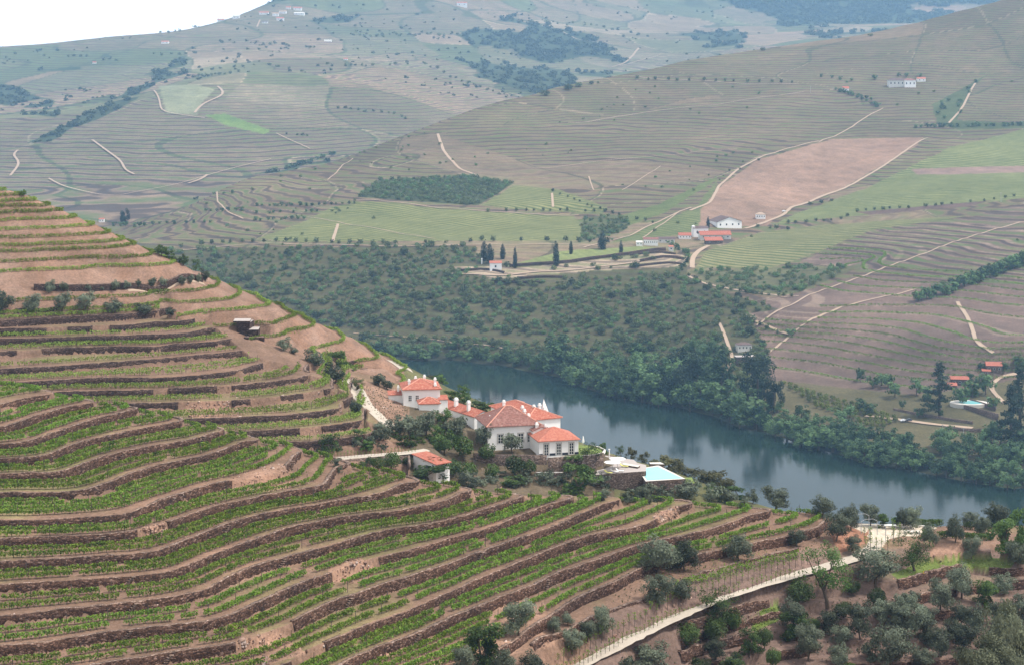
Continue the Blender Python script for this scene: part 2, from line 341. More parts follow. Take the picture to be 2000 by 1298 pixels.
near.append(L_z(163.6, [(930,1345),(1100,1240),(1200,1190),(1270,1176),(1360,1146),(1420,1128),(1500,1104)]))
ROAD_T = [(1060,1335,158.6),(1130,1298,159.4),(1200,1262,160.0),(1300,1212,160.6),(1400,1168,161.0),(1480,1142,161.2),(1560,1120,161.3),(1690,1085,162.0),(1712,1052,162.4)]
near.append([(a, zD(b, c), c) for a, b, c in ROAD_T])
near.append([(a, zD(b, c)-1.7, c-0.15) for a, b, c in ROAD_T]); near.append([(a, zD(b, c)+1.7, c+0.05) for a, b, c in ROAD_T])
near.append(L_z(162.5, [(1660,1038),(1730,1032),(1790,1036),(1860,1058),(2000,1062),(2200,1064)]))
near.append(L_z(162.5, [(1665,1026),(1780,1020)]))
near.append(L_h([(1630,356,162.6),(1700,361,160.3),(1800,364,159.4),(2000,366,159.0),(2200,367,158.8)]))
near.append(L_h([(1640,374,156),(1800,379,152),(2200,381,151)]))
near.append(L_z(159.2, [(1730,1150),(1800,1125),(1900,1098),(2000,1092),(2200,1090)]))
near.append(L_z(157.6, [(1400,1218),(1500,1188),(1600,1176),(1700,1168),(1800,1160),(1900,1140),(2000,1130),(2200,1126)]))
near.append(L_z(155.8, [(1300,1270),(1400,1248),(1540,1222),(1640,1208),(1750,1206),(1850,1192),(2000,1172),(2200,1165)]))
near.append(L_z(154.0, [(1230,1330),(1400,1290),(1540,1266),(1660,1250),(1800,1246),(2000,1220),(2200,1215)]))
near.append(L_z(152.2, [(1300,1345),(1500,1310),(1640,1292),(1800,1286),(2000,1262),(2200,1258)]))
near.append(L_h([(1200,262,150),(1500,272,148),(1800,280,148),(2200,282,149)]))
near.append(L_h([(-200,214,166),(300,214,164),(600,214,160),(900,226,156),(1100,236,152)]))
near.append(L_h([(-200,140,190),(600,140,190),(1000,160,186),(1500,190,179),(2200,196,182)]))
near.append(L_h([(-200,60,228),(2200,60,228)])); near.append(L_h([(-200,30,238),(2200,30,238)]))
# ---- middle hill
WALLS = {183: [(-200,634),(0,626),(100,620),(200,615),(262,612),(278,607)], 181: [(-200,650),(0,642),(150,638),(250,635),(310,628),(324,618),(318,612)],
 179: [(-200,666),(0,660),(150,658),(300,657),(370,650),(397,640),(396,630)], 177: [(-200,696),(0,688),(120,678),(200,675),(315,671),(440,665)],
 175: [(-200,726),(0,721),(150,712),(300,700),(400,690),(448,686)], 173: [(-200,756),(0,748),(69,743),(199,737),(313,737),(400,731),(478,722)],
 171: [(-200,775),(0,770),(147,762),(308,759),(400,755),(463,751),(572,739),(628,727)], 169: [(100,792),(237,787),(357,784),(404,783),(494,780),(592,767),(675,756)],
 167: [(200,826),(422,817),(534,812),(657,799),(680,793)], 165: [(300,850),(476,843),(594,835),(623,832),(726,818)], 163: [(400,868),(561,863),(619,863),(668,856),(735,848)]}
HEDGES = {193.0: [(-200,540),(0,533),(150,523),(280,521),(335,518),(347,512)], 195.3: [(-200,520),(0,514),(150,508),(308,494)],
 197.6: [(-200,500),(0,493),(150,489),(277,482)], 199.1: [(-200,490),(0,482),(150,478),(240,475),(258,477)], 201: [(-200,475),(0,467),(120,463),(228,459)],
 203: [(-200,460),(0,451),(100,448),(190,441)], 205.2: [(-200,442),(0,432),(100,429),(150,427)], 207.2: [(-200,425),(0,416),(80,415),(125,414)],
 208.8: [(-200,415),(0,404),(108,403)], 210.2: [(-200,405),(0,395),(84,394)], 211.7: [(-200,394),(0,385),(68,382)], 213: [(-200,384),(0,375),(40,373)],
 186.5: [(245,582),(300,577),(400,568),(422,562),(431,555),(420,548)], 184.2: [(300,598),(350,600),(400,592),(444,588),(468,581),(470,575)],
 182.0: [(335,612),(400,612),(455,608),(500,609),(532,612),(541,605),(539,592)], 179.0: [(444,639),(510,630),(570,622),(584,617)],
 176.2: [(497,656),(554,650),(612,641),(622,632)], 171.0: [(583,685),(631,678),(670,669),(677,661)], 166.5: [(684,722),(730,716),(752,707),(757,700)],
 162.8: [(693,740),(752,733),(795,724),(803,718)]}
near += [L_z(k, v) for k, v in WALLS.items()] + [L_z(k, v) for k, v in HEDGES.items()]
MCREST = [(-200,340,530),(0,366,528),(45,381,528),(110,401,528),(150,423,529),(190,439,529),(228,458,528),(277,480,527),(308,492,526),(347,508,526),(410,538,532),(440,550,534),(475,568,536),(523,582,536),(560,600,535),(620,632,536),(662,645,540),(690,663,545),(752,691,546),(805,718,545),(860,748,535),(920,775,525),(1000,812,515),(1080,845,505),(1140,872,490),(1200,888,480),(1260,904,468),(1330,925,462),(1400,952,455),(1460,978,445),(1540,1000,430),(1620,1015,415)]
near.append(L_D(MCREST))
near.append(L_D([(a, b+14+0.02*c, c+26) for a, b, c in MCREST]))
near.append(L_h([(-200,700,120),(400,700,115),(800,700,80),(1100,640,70),(1400,560,85),(1600,500,100),(1800,470,110),(2200,470,110)]))
near.append(L_h([(-200,900,-6),(800,880,-6),(1100,830,-6),(1400,790,-6),(2200,770,-6)])); near.append(L_h([(-200,1000,-12),(2200,1000,-12)]))
near.append([(640, zD(897,160.3), 160.3), (800, zD(884,160.6), 160.6), (850, zD(876,160.6), 160.6)]); near.append([(640, zD(897,160.3)+3, 160.4), (800, zD(884,160.6)+3, 160.7), (850, zD(876,160.6)+3, 160.7)])
near.append([(650, zD(912,157), 157), (800, zD(918,155.5), 155.5)])
near.append([(860, 424, 153.6), (900, zD(942,153.2), 153.2), (1000, zD(938,153), 153), (1100, zD(934,153), 153), (1180, zD(946,150.5), 150.5), (1270, zD(965,148), 148), (1370, zD(968,147), 147)])
near.append([(880, zD(880,157), 157), (960, zD(876,157), 157), (1130, 447, 157), (1170, zD(880,156.5), 156.5)])
near.append([(800, zD(912,157.6), 157.6), (850, zD(912,157.6), 157.6), (888, zD(908,157.6), 157.6)])
near.append([(905, 436.5, 153.4), (930, 436.5, 153.3), (1060, 433.6, 153.2), (1131, 433.6, 153.0), (1182, 436.5, 152)])
near.append([(900, 442.5, 156.8), (930, 441.5, 157), (1068, 438.8, 157), (1131, 438.2, 157), (1172, 441, 157)])
near.append([(1190, 440, 152.5), (1250, 440, 152), (1340, 436, 151.5)])
near.append([(800, 478, 160), (900, 478, 158), (1000, 480, 156), (1100, 474, 155)])
near.append([(785, zD(792,164), 164), (860, zD(803,163), 163), (925, zD(835,159), 159)])
near.append([(672, zD(741,167.6), 167.6), (700, zD(770,166), 166), (730, zD(805,164), 164), (760, zD(834,162), 162), (770, zD(860,161), 161)])
npx = np.arange(-208, 2217, 8.0)
nDs = np.concatenate([np.arange(30, 200, 8.0), np.arange(200, 560, 1.0), np.arange(560, 1010, 12.0)])
S1 = Surface(npx, nDs, near, blur=2)
# terracing tables (surface value -> ground height)
def wall_table(levels):
    xs, zs = [], []
    lv = sorted(levels)
    for a, b in zip(lv[:-1], lv[1:]):
        xs += [a, a+0.55*(b-a), a+0.965*(b-a)]; zs += [a, a+0.05*(b-a), a+0.10*(b-a)]
    xs.append(lv[-1]); zs.append(lv[-1]); return np.array(xs), np.array(zs)
def bank_table(levels, tread=0.28):
    xs, zs = [], []
    lv = sorted(levels)
    for a, b in zip(lv[:-1], lv[1:]):
        xs += [a, a+tread*(b-a)]; zs += [a, a+0.03*(b-a)]
    xs.append(lv[-1]); zs.append(lv[-1]); return np.array(xs), np.array(zs)
TF = wall_table([ZF(k) for k in range(-2, 17)])
TM = wall_table([161]+list(WALLS.keys())+[184.6])
TU = bank_table([157, 160]+[k for k in HEDGES]+[169, 173.6, 189.5, 214.5])
TG = wall_table([150.4, 152.2, 154.0, 155.8, 157.6, 159.2, 160.8])
def zone(px, D, s):
    """0 none, 1 foreground walls, 2 middle-hill walls, 3 middle-hill banks, 4 olive grove"""
    px, D, s = np.broadcast_arrays(px, D, s)
    r = np.zeros(px.shape, int)
    cD_, _ = crest_D(np.clip(px, -200, 1605))
    r[(D > 222) & (D < cD_+16) & (px < 1626) & (s > 163.5)] = 1
    r[(D > 262) & (D < 345) & (px > 1330) & (s < 160.8)] = 4
    mid = (D > 405) & (D < 560) & (px < 810)
    bnd = np.interp(s, [160, 166, 170, 174, 177, 180, 184], [755, 705, 640, 485, 448, 405, 292])
    r[mid & (s < 184) & (px < bnd) & (s > 161)] = 2
    r[mid & (((s < 184) & (px >= bnd) & (s > 160) & (D > 490) & ~((px > 685) & (D < 499))) | (s >= 184))] = 3
    return r
def z_near(px, D):
    s = S1(px, D); r = zone(px, D, s); z = s.copy() if isinstance(s, np.ndarray) else np.array(s)
    for k, T in ((1, TF), (2, TM), (3, TU), (4, TG)): z = np.where(r == k, np.interp(s, *T), z)
    X = (np.asarray(px)-1000)/F*D
    return z + vnoise(X, D, 3.5, 2)*np.where((r == 1) | (r == 2), 0.13, 0.28)*(r != 3) + vnoise(X, D, 5, 2)*0.5*(r == 3) + vnoise(X, D, 25, 2)*1.2*((r == 0) & (np.asarray(D) > 470))
# ---- far bank up to the first ridge
shore = [(-400,680),(400,690),(790,700),(900,703),(1000,716),(1100,738),(1180,772),(1260,790),(1340,802),(1400,817),(1450,836),(1550,858),(1620,882),(1700,908),(1800,926),(1900,940),(2000,956),(2200,975),(2400,990)]
_r = np.random.default_rng(11); _x = np.arange(-400, 2401, 22.0)
shore = [(float(a), float(np.interp(a, *zip(*shore)))+(float(_r.normal(0, 4.0)) if a > 780 else 0)) for a in _x]
SH = [(a, zD(b, 0)) for a, b in shore]
shD = lambda px: np.interp(px, [a for a, _ in SH], [d for _, d in SH])
far = [L_h([(a, d-12, -2.5) for a, d in SH]), L_h([(a, d+6, 1.2) for a, d in SH]), L_h([(-400,1000,-15),(2400,900,-15)]), L_h([(a, d-160, -12) for a, d in SH])]
far += [L_z(11.5, [(-400,640),(600,646),(690,648),(780,655),(870,667),(1030,680)]), L_D([(-400,560,1690),(400,560,1680),(700,600,1600),(1000,602,1600),(1250,600,1560)]),
 L_D([(-400,480,1800),(350,487,1790),(560,478,1775),(800,480,1765),(940,474,1760),(1100,474,1765),(1200,480,1770)]),
 L_D([(900,530,1660),(985,521,1660),(1080,512,1670),(1200,500,1690),(1300,492,1700)]), L_D([(940,514,1672),(1000,510,1690),(1150,492,1720),(1290,482,1730)]),
 L_D([(1300,478,1800),(1400,462,1850),(1500,445,1890),(1560,430,1900)]), L_D([(1370,430,1930),(1460,425,1960),(1540,405,1990),(1650,370,2080),(1820,268,2320)]),
 L_D([(1340,545,1640),(1470,574,1560),(1560,578,1550)]), L_D([(1345,525,1700),(1500,522,1690),(1690,517,1700)]),
 L_D([(1240,700,1450),(1300,680,1460),(1420,690,1400)]), L_z(20, [(1430,742),(1470,740)]),
 L_D([(720,392,2020),(900,408,1990),(1140,422,1960)]), L_D([(640,440,1880),(850,450,1870),(1130,462,1830)]),
 L_z(18, [(1507,724),(1580,726),(1664,733),(1720,741),(1776,753),(1830,757),(1950,758)]), L_z(21.2, [(1496,703),(1608,708),(1692,720),(1804,742)]),
 L_z(30.8, [(1500,657),(1532,659),(1636,665),(1720,678),(1790,694),(1860,706),(1944,708)]), L_z(40.4, [(1622,629),(1720,633),(1790,650),(1832,664),(1874,671),(1950,680),(2100,680)]),
 L_z(46, [(1560,616),(1678,608),(1748,609),(1818,616),(1860,627),(1888,636),(1916,652),(2000,661),(2200,661)]), L_z(51, [(1500,600),(1720,592),(1832,594),(1888,594),(2000,610),(2200,612)]),
 L_D([(1600,540,1590),(1800,510,1600),(2000,470,1620),(2200,450,1630)]), L_D([(1560,450,1860),(1700,440,1800),(1900,430,1760),(2000,392,1860),(2200,380,1880)]),
 L_D([(1560,412,2010),(1700,360,2100),(1850,330,2140),(2000,328,2150),(2200,325,2160)]), L_D([(1700,300,2280),(1850,250,2400),(2000,246,2400),(2200,242,2420)]),
 L_D([(1360,430,1900),(1395,380,2040),(1480,310,2200),(1600,270,2300)]), L_D([(1050,330,2300),(1250,308,2330),(1440,290,2340)]), L_D([(850,265,2430),(900,330,2250),(935,348,2180),(1000,358,2130)]),
 L_D([(1110,240,2580),(1300,215,2650),(1570,180,2700)]), L_D([(1300,158,2780),(1560,165,2750),(1780,168,2700),(2000,150,2750)]),
 L_D([(1400,640,1440),(1440,660,1440)]), L_h([(1560,1195,6),(1700,1180,6),(1850,1150,7),(2000,1120,8),(2200,1100,9)]), L_z(10.5, [(1620,792),(1700,812),(1770,822),(1870,836),(1960,845)]), L_z(16, [(1780,775),(1880,785),(1990,790)]), L_z(24, [(1900,735),(1990,728),(2200,725)])]
RIDGE = [(-400,430,2150),(0,460,2120),(100,468,2110),(190,452,2120),(240,445,2130),(350,418,2170),(420,385,2230),(470,350,2280),(560,332,2340),(640,320,2380),(740,282,2450),(800,258,2490),(900,222,2560),(960,203,2610),(1035,182,2680),(1130,163,2760),(1215,148,2820),(1350,115,2950),(1480,92,3050),(1600,78,3120),(1680,70,3150),(1800,40,3150),(1900,12,3120),(1990,-8,3080),(2200,-60,3000),(2400,-90,2950)]
far += [L_D(RIDGE), [(a, D+220, z-22) for a, D, z in L_D(RIDGE)], [(a, D+700, z-140) for a, D, z in L_D(RIDGE)]]
fpx = np.arange(-400, 2401, 14.0)
fDs = np.concatenate([np.arange(880, 2000, 7.0), np.arange(2000, 3900, 16.0)])
S2 = Surface(fpx, fDs, far, blur=3)
TR = bank_table([14.8+3.2*k for k in range(0, 27)], 0.30)
def in_poly(px, py, poly):
    px = np.asarray(px, float); py = np.asarray(py, float); r = np.zeros(np.broadcast(px, py).shape, bool)
    n = len(poly)
    for i in range(n):
        x1, y1 = poly[i]; x2, y2 = poly[(i+1) % n]
        if y1 == y2: continue
        c = ((y1 > py) != (y2 > py)) & (px < (x2-x1)*(py-y1)/(y2-y1)+x1); r ^= c
    return r
RH = [(1462,612),(1500,585),(1600,560),(1700,530),(1560,512),(1700,452),(1900,422),(2005,392),(2250,380),(2250,735),(1950,752),(1930,765),(1700,770),(1600,760),(1500,742),(1500,690)]
def z_far(px, D):
    s = S2(px, D); X = (np.asarray(px)-1000)/F*D
    py = Y0+(HC-s)*F/D
    r = in_poly(px, py, RH)
    sn = s + vnoise(X, D, 90, 2)*5*r
    z = np.where(r, np.interp(sn, *TR)+(s-sn), s)
    k = np.clip((s-6)/30, 0, 1)*(~r)
    return z + k*(vnoise(X, D, 190, 3)*13 + vnoise(X, D, 30, 2)*2.0)
# ---- distant hills
B0 = [(a, D+900, z-200 if a > 500 else z-30) for a, D, z in L_D(RIDGE)]
back = [L_D([(-400,430,2300),(0,440,2280),(300,430,2330),(480,400,2550),(700,350,3000),(900,280,3500),(1100,210,3900),(1300,160,4300),(1500,120,4700),(1700,90,5000),(2400,60,5200)]),
 L_D([(-400,250,3400),(0,290,3200),(60,285,3150),(250,210,3400),(400,150,3700),(560,130,3800),(640,160,3650),(760,180,3650),(860,230,3500)]),
 L_D([(-400,350,2900),(0,370,2850),(300,350,2850),(500,330,2950)]),
 L_D([(0,240,3900),(120,225,3900),(260,180,4050),(380,125,4200)]), L_D([(-400,180,4400),(0,170,4400),(300,120,4600),(500,100,4500),(700,110,4200),(860,170,4000),(1000,200,3950)]),
 L_D([(900,110,5200),(1000,120,5200),(1100,150,4800),(1200,130,5200),(1300,100,5600)]), L_D([(600,40,5600),(900,20,6000),(1100,40,6200),(1300,60,6400),(1500,50,6800)]),
 L_D([(1300,20,7200),(1600,40,7000),(1800,30,7200),(2400,0,7400)])]
SKY_ = [(-400,96,5200),(0,87,5200),(100,82,5250),(200,68,5300),(350,60,5400),(400,48,5500),(480,18,5700),(560,-22,5900),(640,-60,6200),(900,-100,7200),(1400,-140,8600),(2000,-160,8800),(2400,-160,8800)]
back += [L_D(SKY_), [(a, D+500, z-60) for a, D, z in L_D(SKY_)], L_h([(-400,2205,35),(500,2250,35),(900,2900,30),(2400,3600,60)]), L_h([(-400,6200,150),(400,6400,150),(520,7000,200)]), L_h([(-400,9300,50),(520,9300,150)])]
bpx = np.arange(-400, 2401, 20.0); bDs = np.concatenate([np.arange(2200, 5000, 25.0), np.arange(5000, 9400, 50.0)])
S3 = Surface(bpx, bDs, back, blur=6)
def z_back(px, D):
    s = S3(px, D); X = (np.asarray(px)-1000)/F*D
    return np.maximum(s, 30+0*X) + vnoise(X, D, 700, 4)*52*np.clip((np.asarray(D)-2500)/900, 0.2, 1)*np.clip((5100-np.asarray(D)+np.maximum(0, np.asarray(px)-350)*4)/600, 0.12, 1)
# ------------------------------------------------------------------ picking ground points
_D1 = np.arange(222, 620, 0.35); _D2 = np.arange(1000, 3880, 2.0); _D3 = np.arange(2300, 9000, 8.0)
def ray(px, py, layers=(1, 2, 3)):
    for k, Ds, fn in ((1, _D1, z_near), (2, _D2, z_far), (3, _D3, z_back)):
        if k not in layers: continue
        z = fn(np.full(Ds.shape, float(px)), Ds); los = HC-(py-Y0)/F*Ds
        h = np.nonzero(z >= los)[0]
        if len(h):
            i = h[0]; D = Ds[i]
            if i > 0:
                d0 = los[i-1]-z[i-1]; d1 = z[i]-los[i]; D = Ds[i-1]+(Ds[i]-Ds[i-1])*d0/(d0+d1+1e-9)
            return (px-1000)/F*D, D, float(fn(np.array([float(px)]), np.array([D]))[0]), k
    return None
def ray1(px, py):
    for d in range(0, 60, 2):
        h = ray(px, py+d, (1,))
        if h: return h
def gz(x, y, layer=1):
    px = 1000+F*np.asarray(x, float)/np.asarray(y, float); return (z_near, z_far, z_back)[layer-1](px, np.asarray(y, float))
def atz(px, py, z):
    D = (HC-z)*F/(py-Y0); return np.array([(px-1000)/F*D, D, z])
# ------------------------------------------------------------------ terrain sheets with land cover
def sheet(name, pxs, Ds, fn, cover, mat, label=None):
    PX, DD = np.meshgrid(pxs, Ds); Z = fn(PX, DD); X = (PX-1000)/F*DD
    V = np.stack([X, DD, Z], -1).reshape(-1, 3); nx, ny = len(pxs), len(Ds)
    i = np.arange(nx*ny).reshape(ny, nx)
    Fc = np.stack([i[:-1, :-1], i[:-1, 1:], i[1:, 1:], i[1:, :-1]], -1).reshape(-1, 4)
    o = mesh_obj(name, V, Fc, mat, smooth=True); tag(o, kind='structure')
    PY = Y0+(HC-Z)*F/DD
    col, pat = cover(PX, PY, DD, Z, X)
    me = o.data
    a = me.color_attributes.new('Col', 'FLOAT_COLOR', 'POINT')
    c4 = np.ones((nx*ny, 4), np.float32); c4[:, :3] = col.reshape(-1, 3); a.data.foreach_set('color', c4.ravel())
    b = me.attributes.new('Pat', 'FLOAT_VECTOR', 'POINT'); b.data.foreach_set('vector', pat.reshape(-1, 3).astype(np.float32).ravel())
    return o
SOIL = np.array((0.225, 0.145, 0.108)); DUST = np.array((0.265, 0.17, 0.128)); RED = np.array((0.30, 0.155, 0.105)); GRASS = np.array((0.13, 0.17, 0.05))
TALUS = [[(500,905),(572,905),(572,955),(500,960),(420,955),(440,940)], [(640,1100),(700,1085),(735,1110),(720,1140),(640,1135)], [(460,1250),(545,1235),(600,1275),(520,1298),(470,1298)],
 [(700,1298),(760,1250),(840,1225),(960,1182),(1060,1165),(1085,1260),(900,1298)], [(275,1028),(322,1022),(330,1046),(292,1050)], [(1275,1005),(1320,985),(1330,1010),(1280,1022)], [(360,785),(480,785),(470,815),(370,815)],
 [(690,750),(790,760),(790,830),(740,820)], [(1810,1060),(1880,1060),(1880,1090),(1820,1095)]]
def cover_near(PX, PY, D, Z, X):
    n = vnoise(X, D, 6, 3)[..., None]; n2 = vnoise(X, D, 28, 2)[..., None]
    col = SOIL*(1+0.35*n)+0*PX[..., None]
    s = S1(PX, D); zo = zone(PX, D, s)
    # dry grass on treads, bare reddish earth on banks
    dz = np.abs(np.gradient(Z, axis=0)/(np.gradient(D, axis=0)+1e-6))
    flat = np.clip(1-dz*2.5, 0, 1)[..., None]
    g = np.clip(n2*2.4+n*1.2-0.10, 0, 1)*flat
    m1 = ((zo == 1) | (zo == 2) | (zo == 0) | (zo == 4))[..., None]
    col = np.where(m1, col*(1-0.5*g)+GRASS*1.25*0.5*g, col)
    zg = (zo == 3)[..., None]
    col = np.where(zg, (DUST*0.98+0.08*n)*(1-0.15*flat), col)
    grove = ((PX > 1150) & (PY > 1070) & (zo != 1))[..., None]
    col = np.where(grove, np.array((0.185, 0.128, 0.108))*(1+0.6*n)*(1-0.4*g)+GRASS*0.4*g*1.2, col)
    for p in TALUS: col = np.where(in_poly(PX, PY, p)[..., None], np.array((0.30, 0.19, 0.14))*(1+0.7*n), col)
    pz = in_poly(PX, PY, [(1655,1023),(1800,1018),(1830,1030),(1790,1046),(1760,1046),(1735,1052),(1700,1100),(1690,1085),(1705,1052)])[..., None]
    col = np.where(pz, np.array((0.62, 0.54, 0.45)), col)
    rd = in_poly(PX, PY, [(1690,1040),(1700,1030),(1690,1060),(1640,1080),(1620,1040),(1655,1025)])[..., None]
    col = np.where(rd, RED*1.05, col)
    gr = in_poly(PX, PY, [(1840,1108),(1800,1120),(1760,1135),(1740,1120),(1830,1085),(1900,1078),(1990,1092),(1970,1110)])[..., None] | in_poly(PX, PY, [(1488,1190),(1520,1180),(1530,1205),(1470,1235),(1465,1215)])[..., None]
    col = np.where(gr & (n > -0.1), GRASS*1.1*(1+0.5*n), col)
    gd = in_poly(PX, PY, [(900,925),(1000,920),(1080,925),(1080,945),(920,945)])[..., None]
    col = np.where(gd, GRASS*0.7, col)
    yd = ((zo == 0) & (PX > 800) & (PX < 1420) & (D > 400) & (D < 470))[..., None] & (n > -0.35)
    col = np.where(yd, np.array((0.125, 0.10, 0.07))*(1+0.7*n), col)
    gh = ((D > 468) & (PX > 790))[..., None] | ((D > 405) & (PX > 1200))[..., None]
    col = np.where(gh, np.array((0.12, 0.12, 0.06))*(1+0.5*n), col)
    return np.clip(col, 0.01, 1), np.zeros(PX.shape+(3,))
FIELDS_F = [  # polygon, colour, contour strength, row strength, row angle
 ([(-400,440),(250,470),(350,487),(560,482),(930,480),(930,500),(1010,521),(1290,492),(1345,500),(1340,545),(1440,578),(1520,604),(1462,612),(1500,690),(1500,830),(-400,780)], (0.085,0.08,0.045), 0.25, 0, 0),
 ([(985,520),(1100,490),(1250,481),(1300,486),(1290,493),(1080,511),(1000,524)], (0.19,0.22,0.09), 0, 0.2, 20),
 ([(880,522),(985,520),(1010,524),(1290,494),(1345,500),(1340,520),(1150,530),(960,545)], (0.34,0.27,0.20), 0.7, 0, 0),
 ([(700,385),(740,352),(930,345),(1005,358),(935,402),(830,395)], (0.06,0.075,0.04), 0, 0, 0),
 ([(505,465),(590,435),(650,405),(720,393),(900,411),(1120,421),(1145,455),(1130,470),(800,471),(560,473)], (0.20,0.20,0.095), 0, 0.85, 62),
 ([(940,402),(1005,362),(1090,370),(1185,405),(1180,418),(1000,408)], (0.20,0.20,0.095), 0, 0.85, 55),
 ([(1190,474),(1360,404),(1400,350),(1396,372),(1382,400),(1370,412),(1365,440),(1350,455),(1250,470)], (0.145,0.16,0.075), 0, 0.7, 60),
 ([(1200,425),(1290,398),(1398,345),(1398,352),(1300,415),(1190,455),(1140,440)], (0.125,0.15,0.06), 0, 0.3, 40),
 ([(1140,425),(1200,420),(1230,432),(1220,450),(1130,475)], (0.09,0.10,0.05), 0.3, 0, 0),
 ([(1365,442),(1370,408),(1400,370),(1480,312),(1620,273),(1805,268),(1790,285),(1640,372),(1540,407),(1500,440),(1460,442)], (0.27,0.18,0.135), 0, 0, 0),
 ([(1510,440),(1560,415),(1700,365),(1850,290),(2010,250),(2250,240),(2250,380),(2010,385),(1900,400),(1700,420),(1560,432)], (0.20,0.21,0.10), 0, 0.85, 68),
 ([(1360,522),(1380,490),(1480,455),(1600,440),(1900,420),(1700,450),(1560,507),(1500,524)], (0.22,0.205,0.11), 0, 0.9, 66),
 ([(1780,330),(2250,318),(2250,332),(1790,342)], (0.22,0.155,0.13), 0, 0, 0), ([(1670,414),(1940,392),(1900,402),(1700,420)], (0.13,0.09,0.08), 0, 0, 0),
 ([(1345,530),(1500,523),(1690,518),(1560,572),(1470,574),(1400,558)], (0.12,0.12,0.065), 0.15, 0, 0),
 ([(1820,205),(1930,145),(1900,170),(1870,235),(1990,240),(2250,240),(2250,250),(1860,252),(1830,240)], (0.08,0.10,0.05), 0, 0, 0),
 ([(1500,742),(1560,747),(1800,772),(1990,740),(2300,740),(2300,1000),(1400,860)], (0.13,0.115,0.065), 0, 0, 0),
 ([(1560,165),(1720,215),(1700,225),(1400,300),(1050,325),(855,262),(1110,240)], (0.20,0.145,0.105), 0.9, 0, 0),
]
def cover_far(PX, PY, D, Z, X):
    n = vnoise(X, D, 120, 3)[..., None]
    col = np.array((0.19,0.14,0.10))*(1+0.4*n)+0*PX[..., None]
    gn = np.clip(n*2.2, 0, 1)*0.35
    col = col*(1-gn)+np.array((0.15,0.17,0.07))*gn
    pat = np.zeros(PX.shape+(3,)); pat[..., 0] = 0.8
    jx = PX+vnoise(X, D, 25, 2)*6; jy = PY+vnoise(X+500, D, 25, 2)*2.5
    R_ = in_poly(PX, PY, RH)
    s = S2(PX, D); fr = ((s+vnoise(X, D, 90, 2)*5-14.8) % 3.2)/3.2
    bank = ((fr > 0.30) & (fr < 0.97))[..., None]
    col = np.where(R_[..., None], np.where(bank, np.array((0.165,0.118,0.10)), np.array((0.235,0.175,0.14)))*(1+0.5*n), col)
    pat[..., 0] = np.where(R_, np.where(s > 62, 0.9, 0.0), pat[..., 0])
    # plot boundaries on the long ridge slope
    u = X/150+vnoise(X, D, 300, 2)*2.4; v = D/170+vnoise(X+700, D, 300, 2)*2.4
    i = np.floor(u).astype(int); j = np.floor(v).astype(int); h = _perm[(i*3+17) % 256, (j*7+5) % 256]; e = np.minimum(np.minimum(u-i, i+1-u), np.minimum(v-j, j+1-v))
    out_ = (~R_)[..., None]
    col = np.where(out_, col*(0.82+0.36*h[..., None]), col); pat[..., 0] = np.where(out_[..., 0], np.where(h > 0.8, 0.35, 0.75+0.25*h), pat[..., 0])
    col = np.where(out_ & (e < 0.018)[..., None] & (h > 0.45)[..., None], np.array((0.10,0.085,0.06)), col); col = np.where(out_ & (e < 0.012)[..., None] & (h < 0.25)[..., None], np.array((0.33,0.255,0.19)), col)
    vis = D < np.interp(PX, [r[0] for r in RIDGE], [r[2] for r in RIDGE])+60
    for poly, c, cs, rs, ang in FIELDS_F:
        m = in_poly(jx, jy, poly) & vis
        k = 1+0.5*n if rs == 0 else 1+0.25*n
        col = np.where(m[..., None], np.array(c)*k, col)
        a = radians(ang)
        pat[..., 0] = np.where(m, cs, pat[..., 0]); pat[..., 1] = np.where(m, rs, pat[..., 1]); pat[..., 2] = np.where(m, X*cos(a)+D*sin(a), pat[..., 2])
    col = np.where((Z < 5)[..., None], np.array((0.05, 0.055, 0.035)), col)
    return np.clip(col, 0.01, 1), pat
WOODS_B = [[(865,105),(930,98),(1000,115),(1060,105),(1110,130),(1120,165),(1060,190),(1030,182),(950,150)], [(940,45),(1010,28),(1110,58),(1190,95),(1215,128),(1180,160),(1090,135),(1010,100),(960,95)],
 [(1420,0),(1500,40),(1600,70),(1700,75),(1960,20),(1960,-120),(1200,-120)], [(60,270),(180,215),(370,113),(385,123),(250,197),(100,268)], [(40,125),(90,110),(150,118),(160,130),(60,135)],
 [(425,30),(600,-45),(640,-25),(480,22)], [(1290,75),(1440,55),(1450,92),(1330,95)], [(0,170),(60,178),(110,200),(110,230),(20,215),(-40,190)], [(170,115),(220,105),(225,122),(180,125)], [(470,348),(600,320),(660,300),(655,312),(560,335)],
 [(590,35),(700,28),(690,50),(620,48)], [(880,55),(950,40),(960,90),(930,95)]]
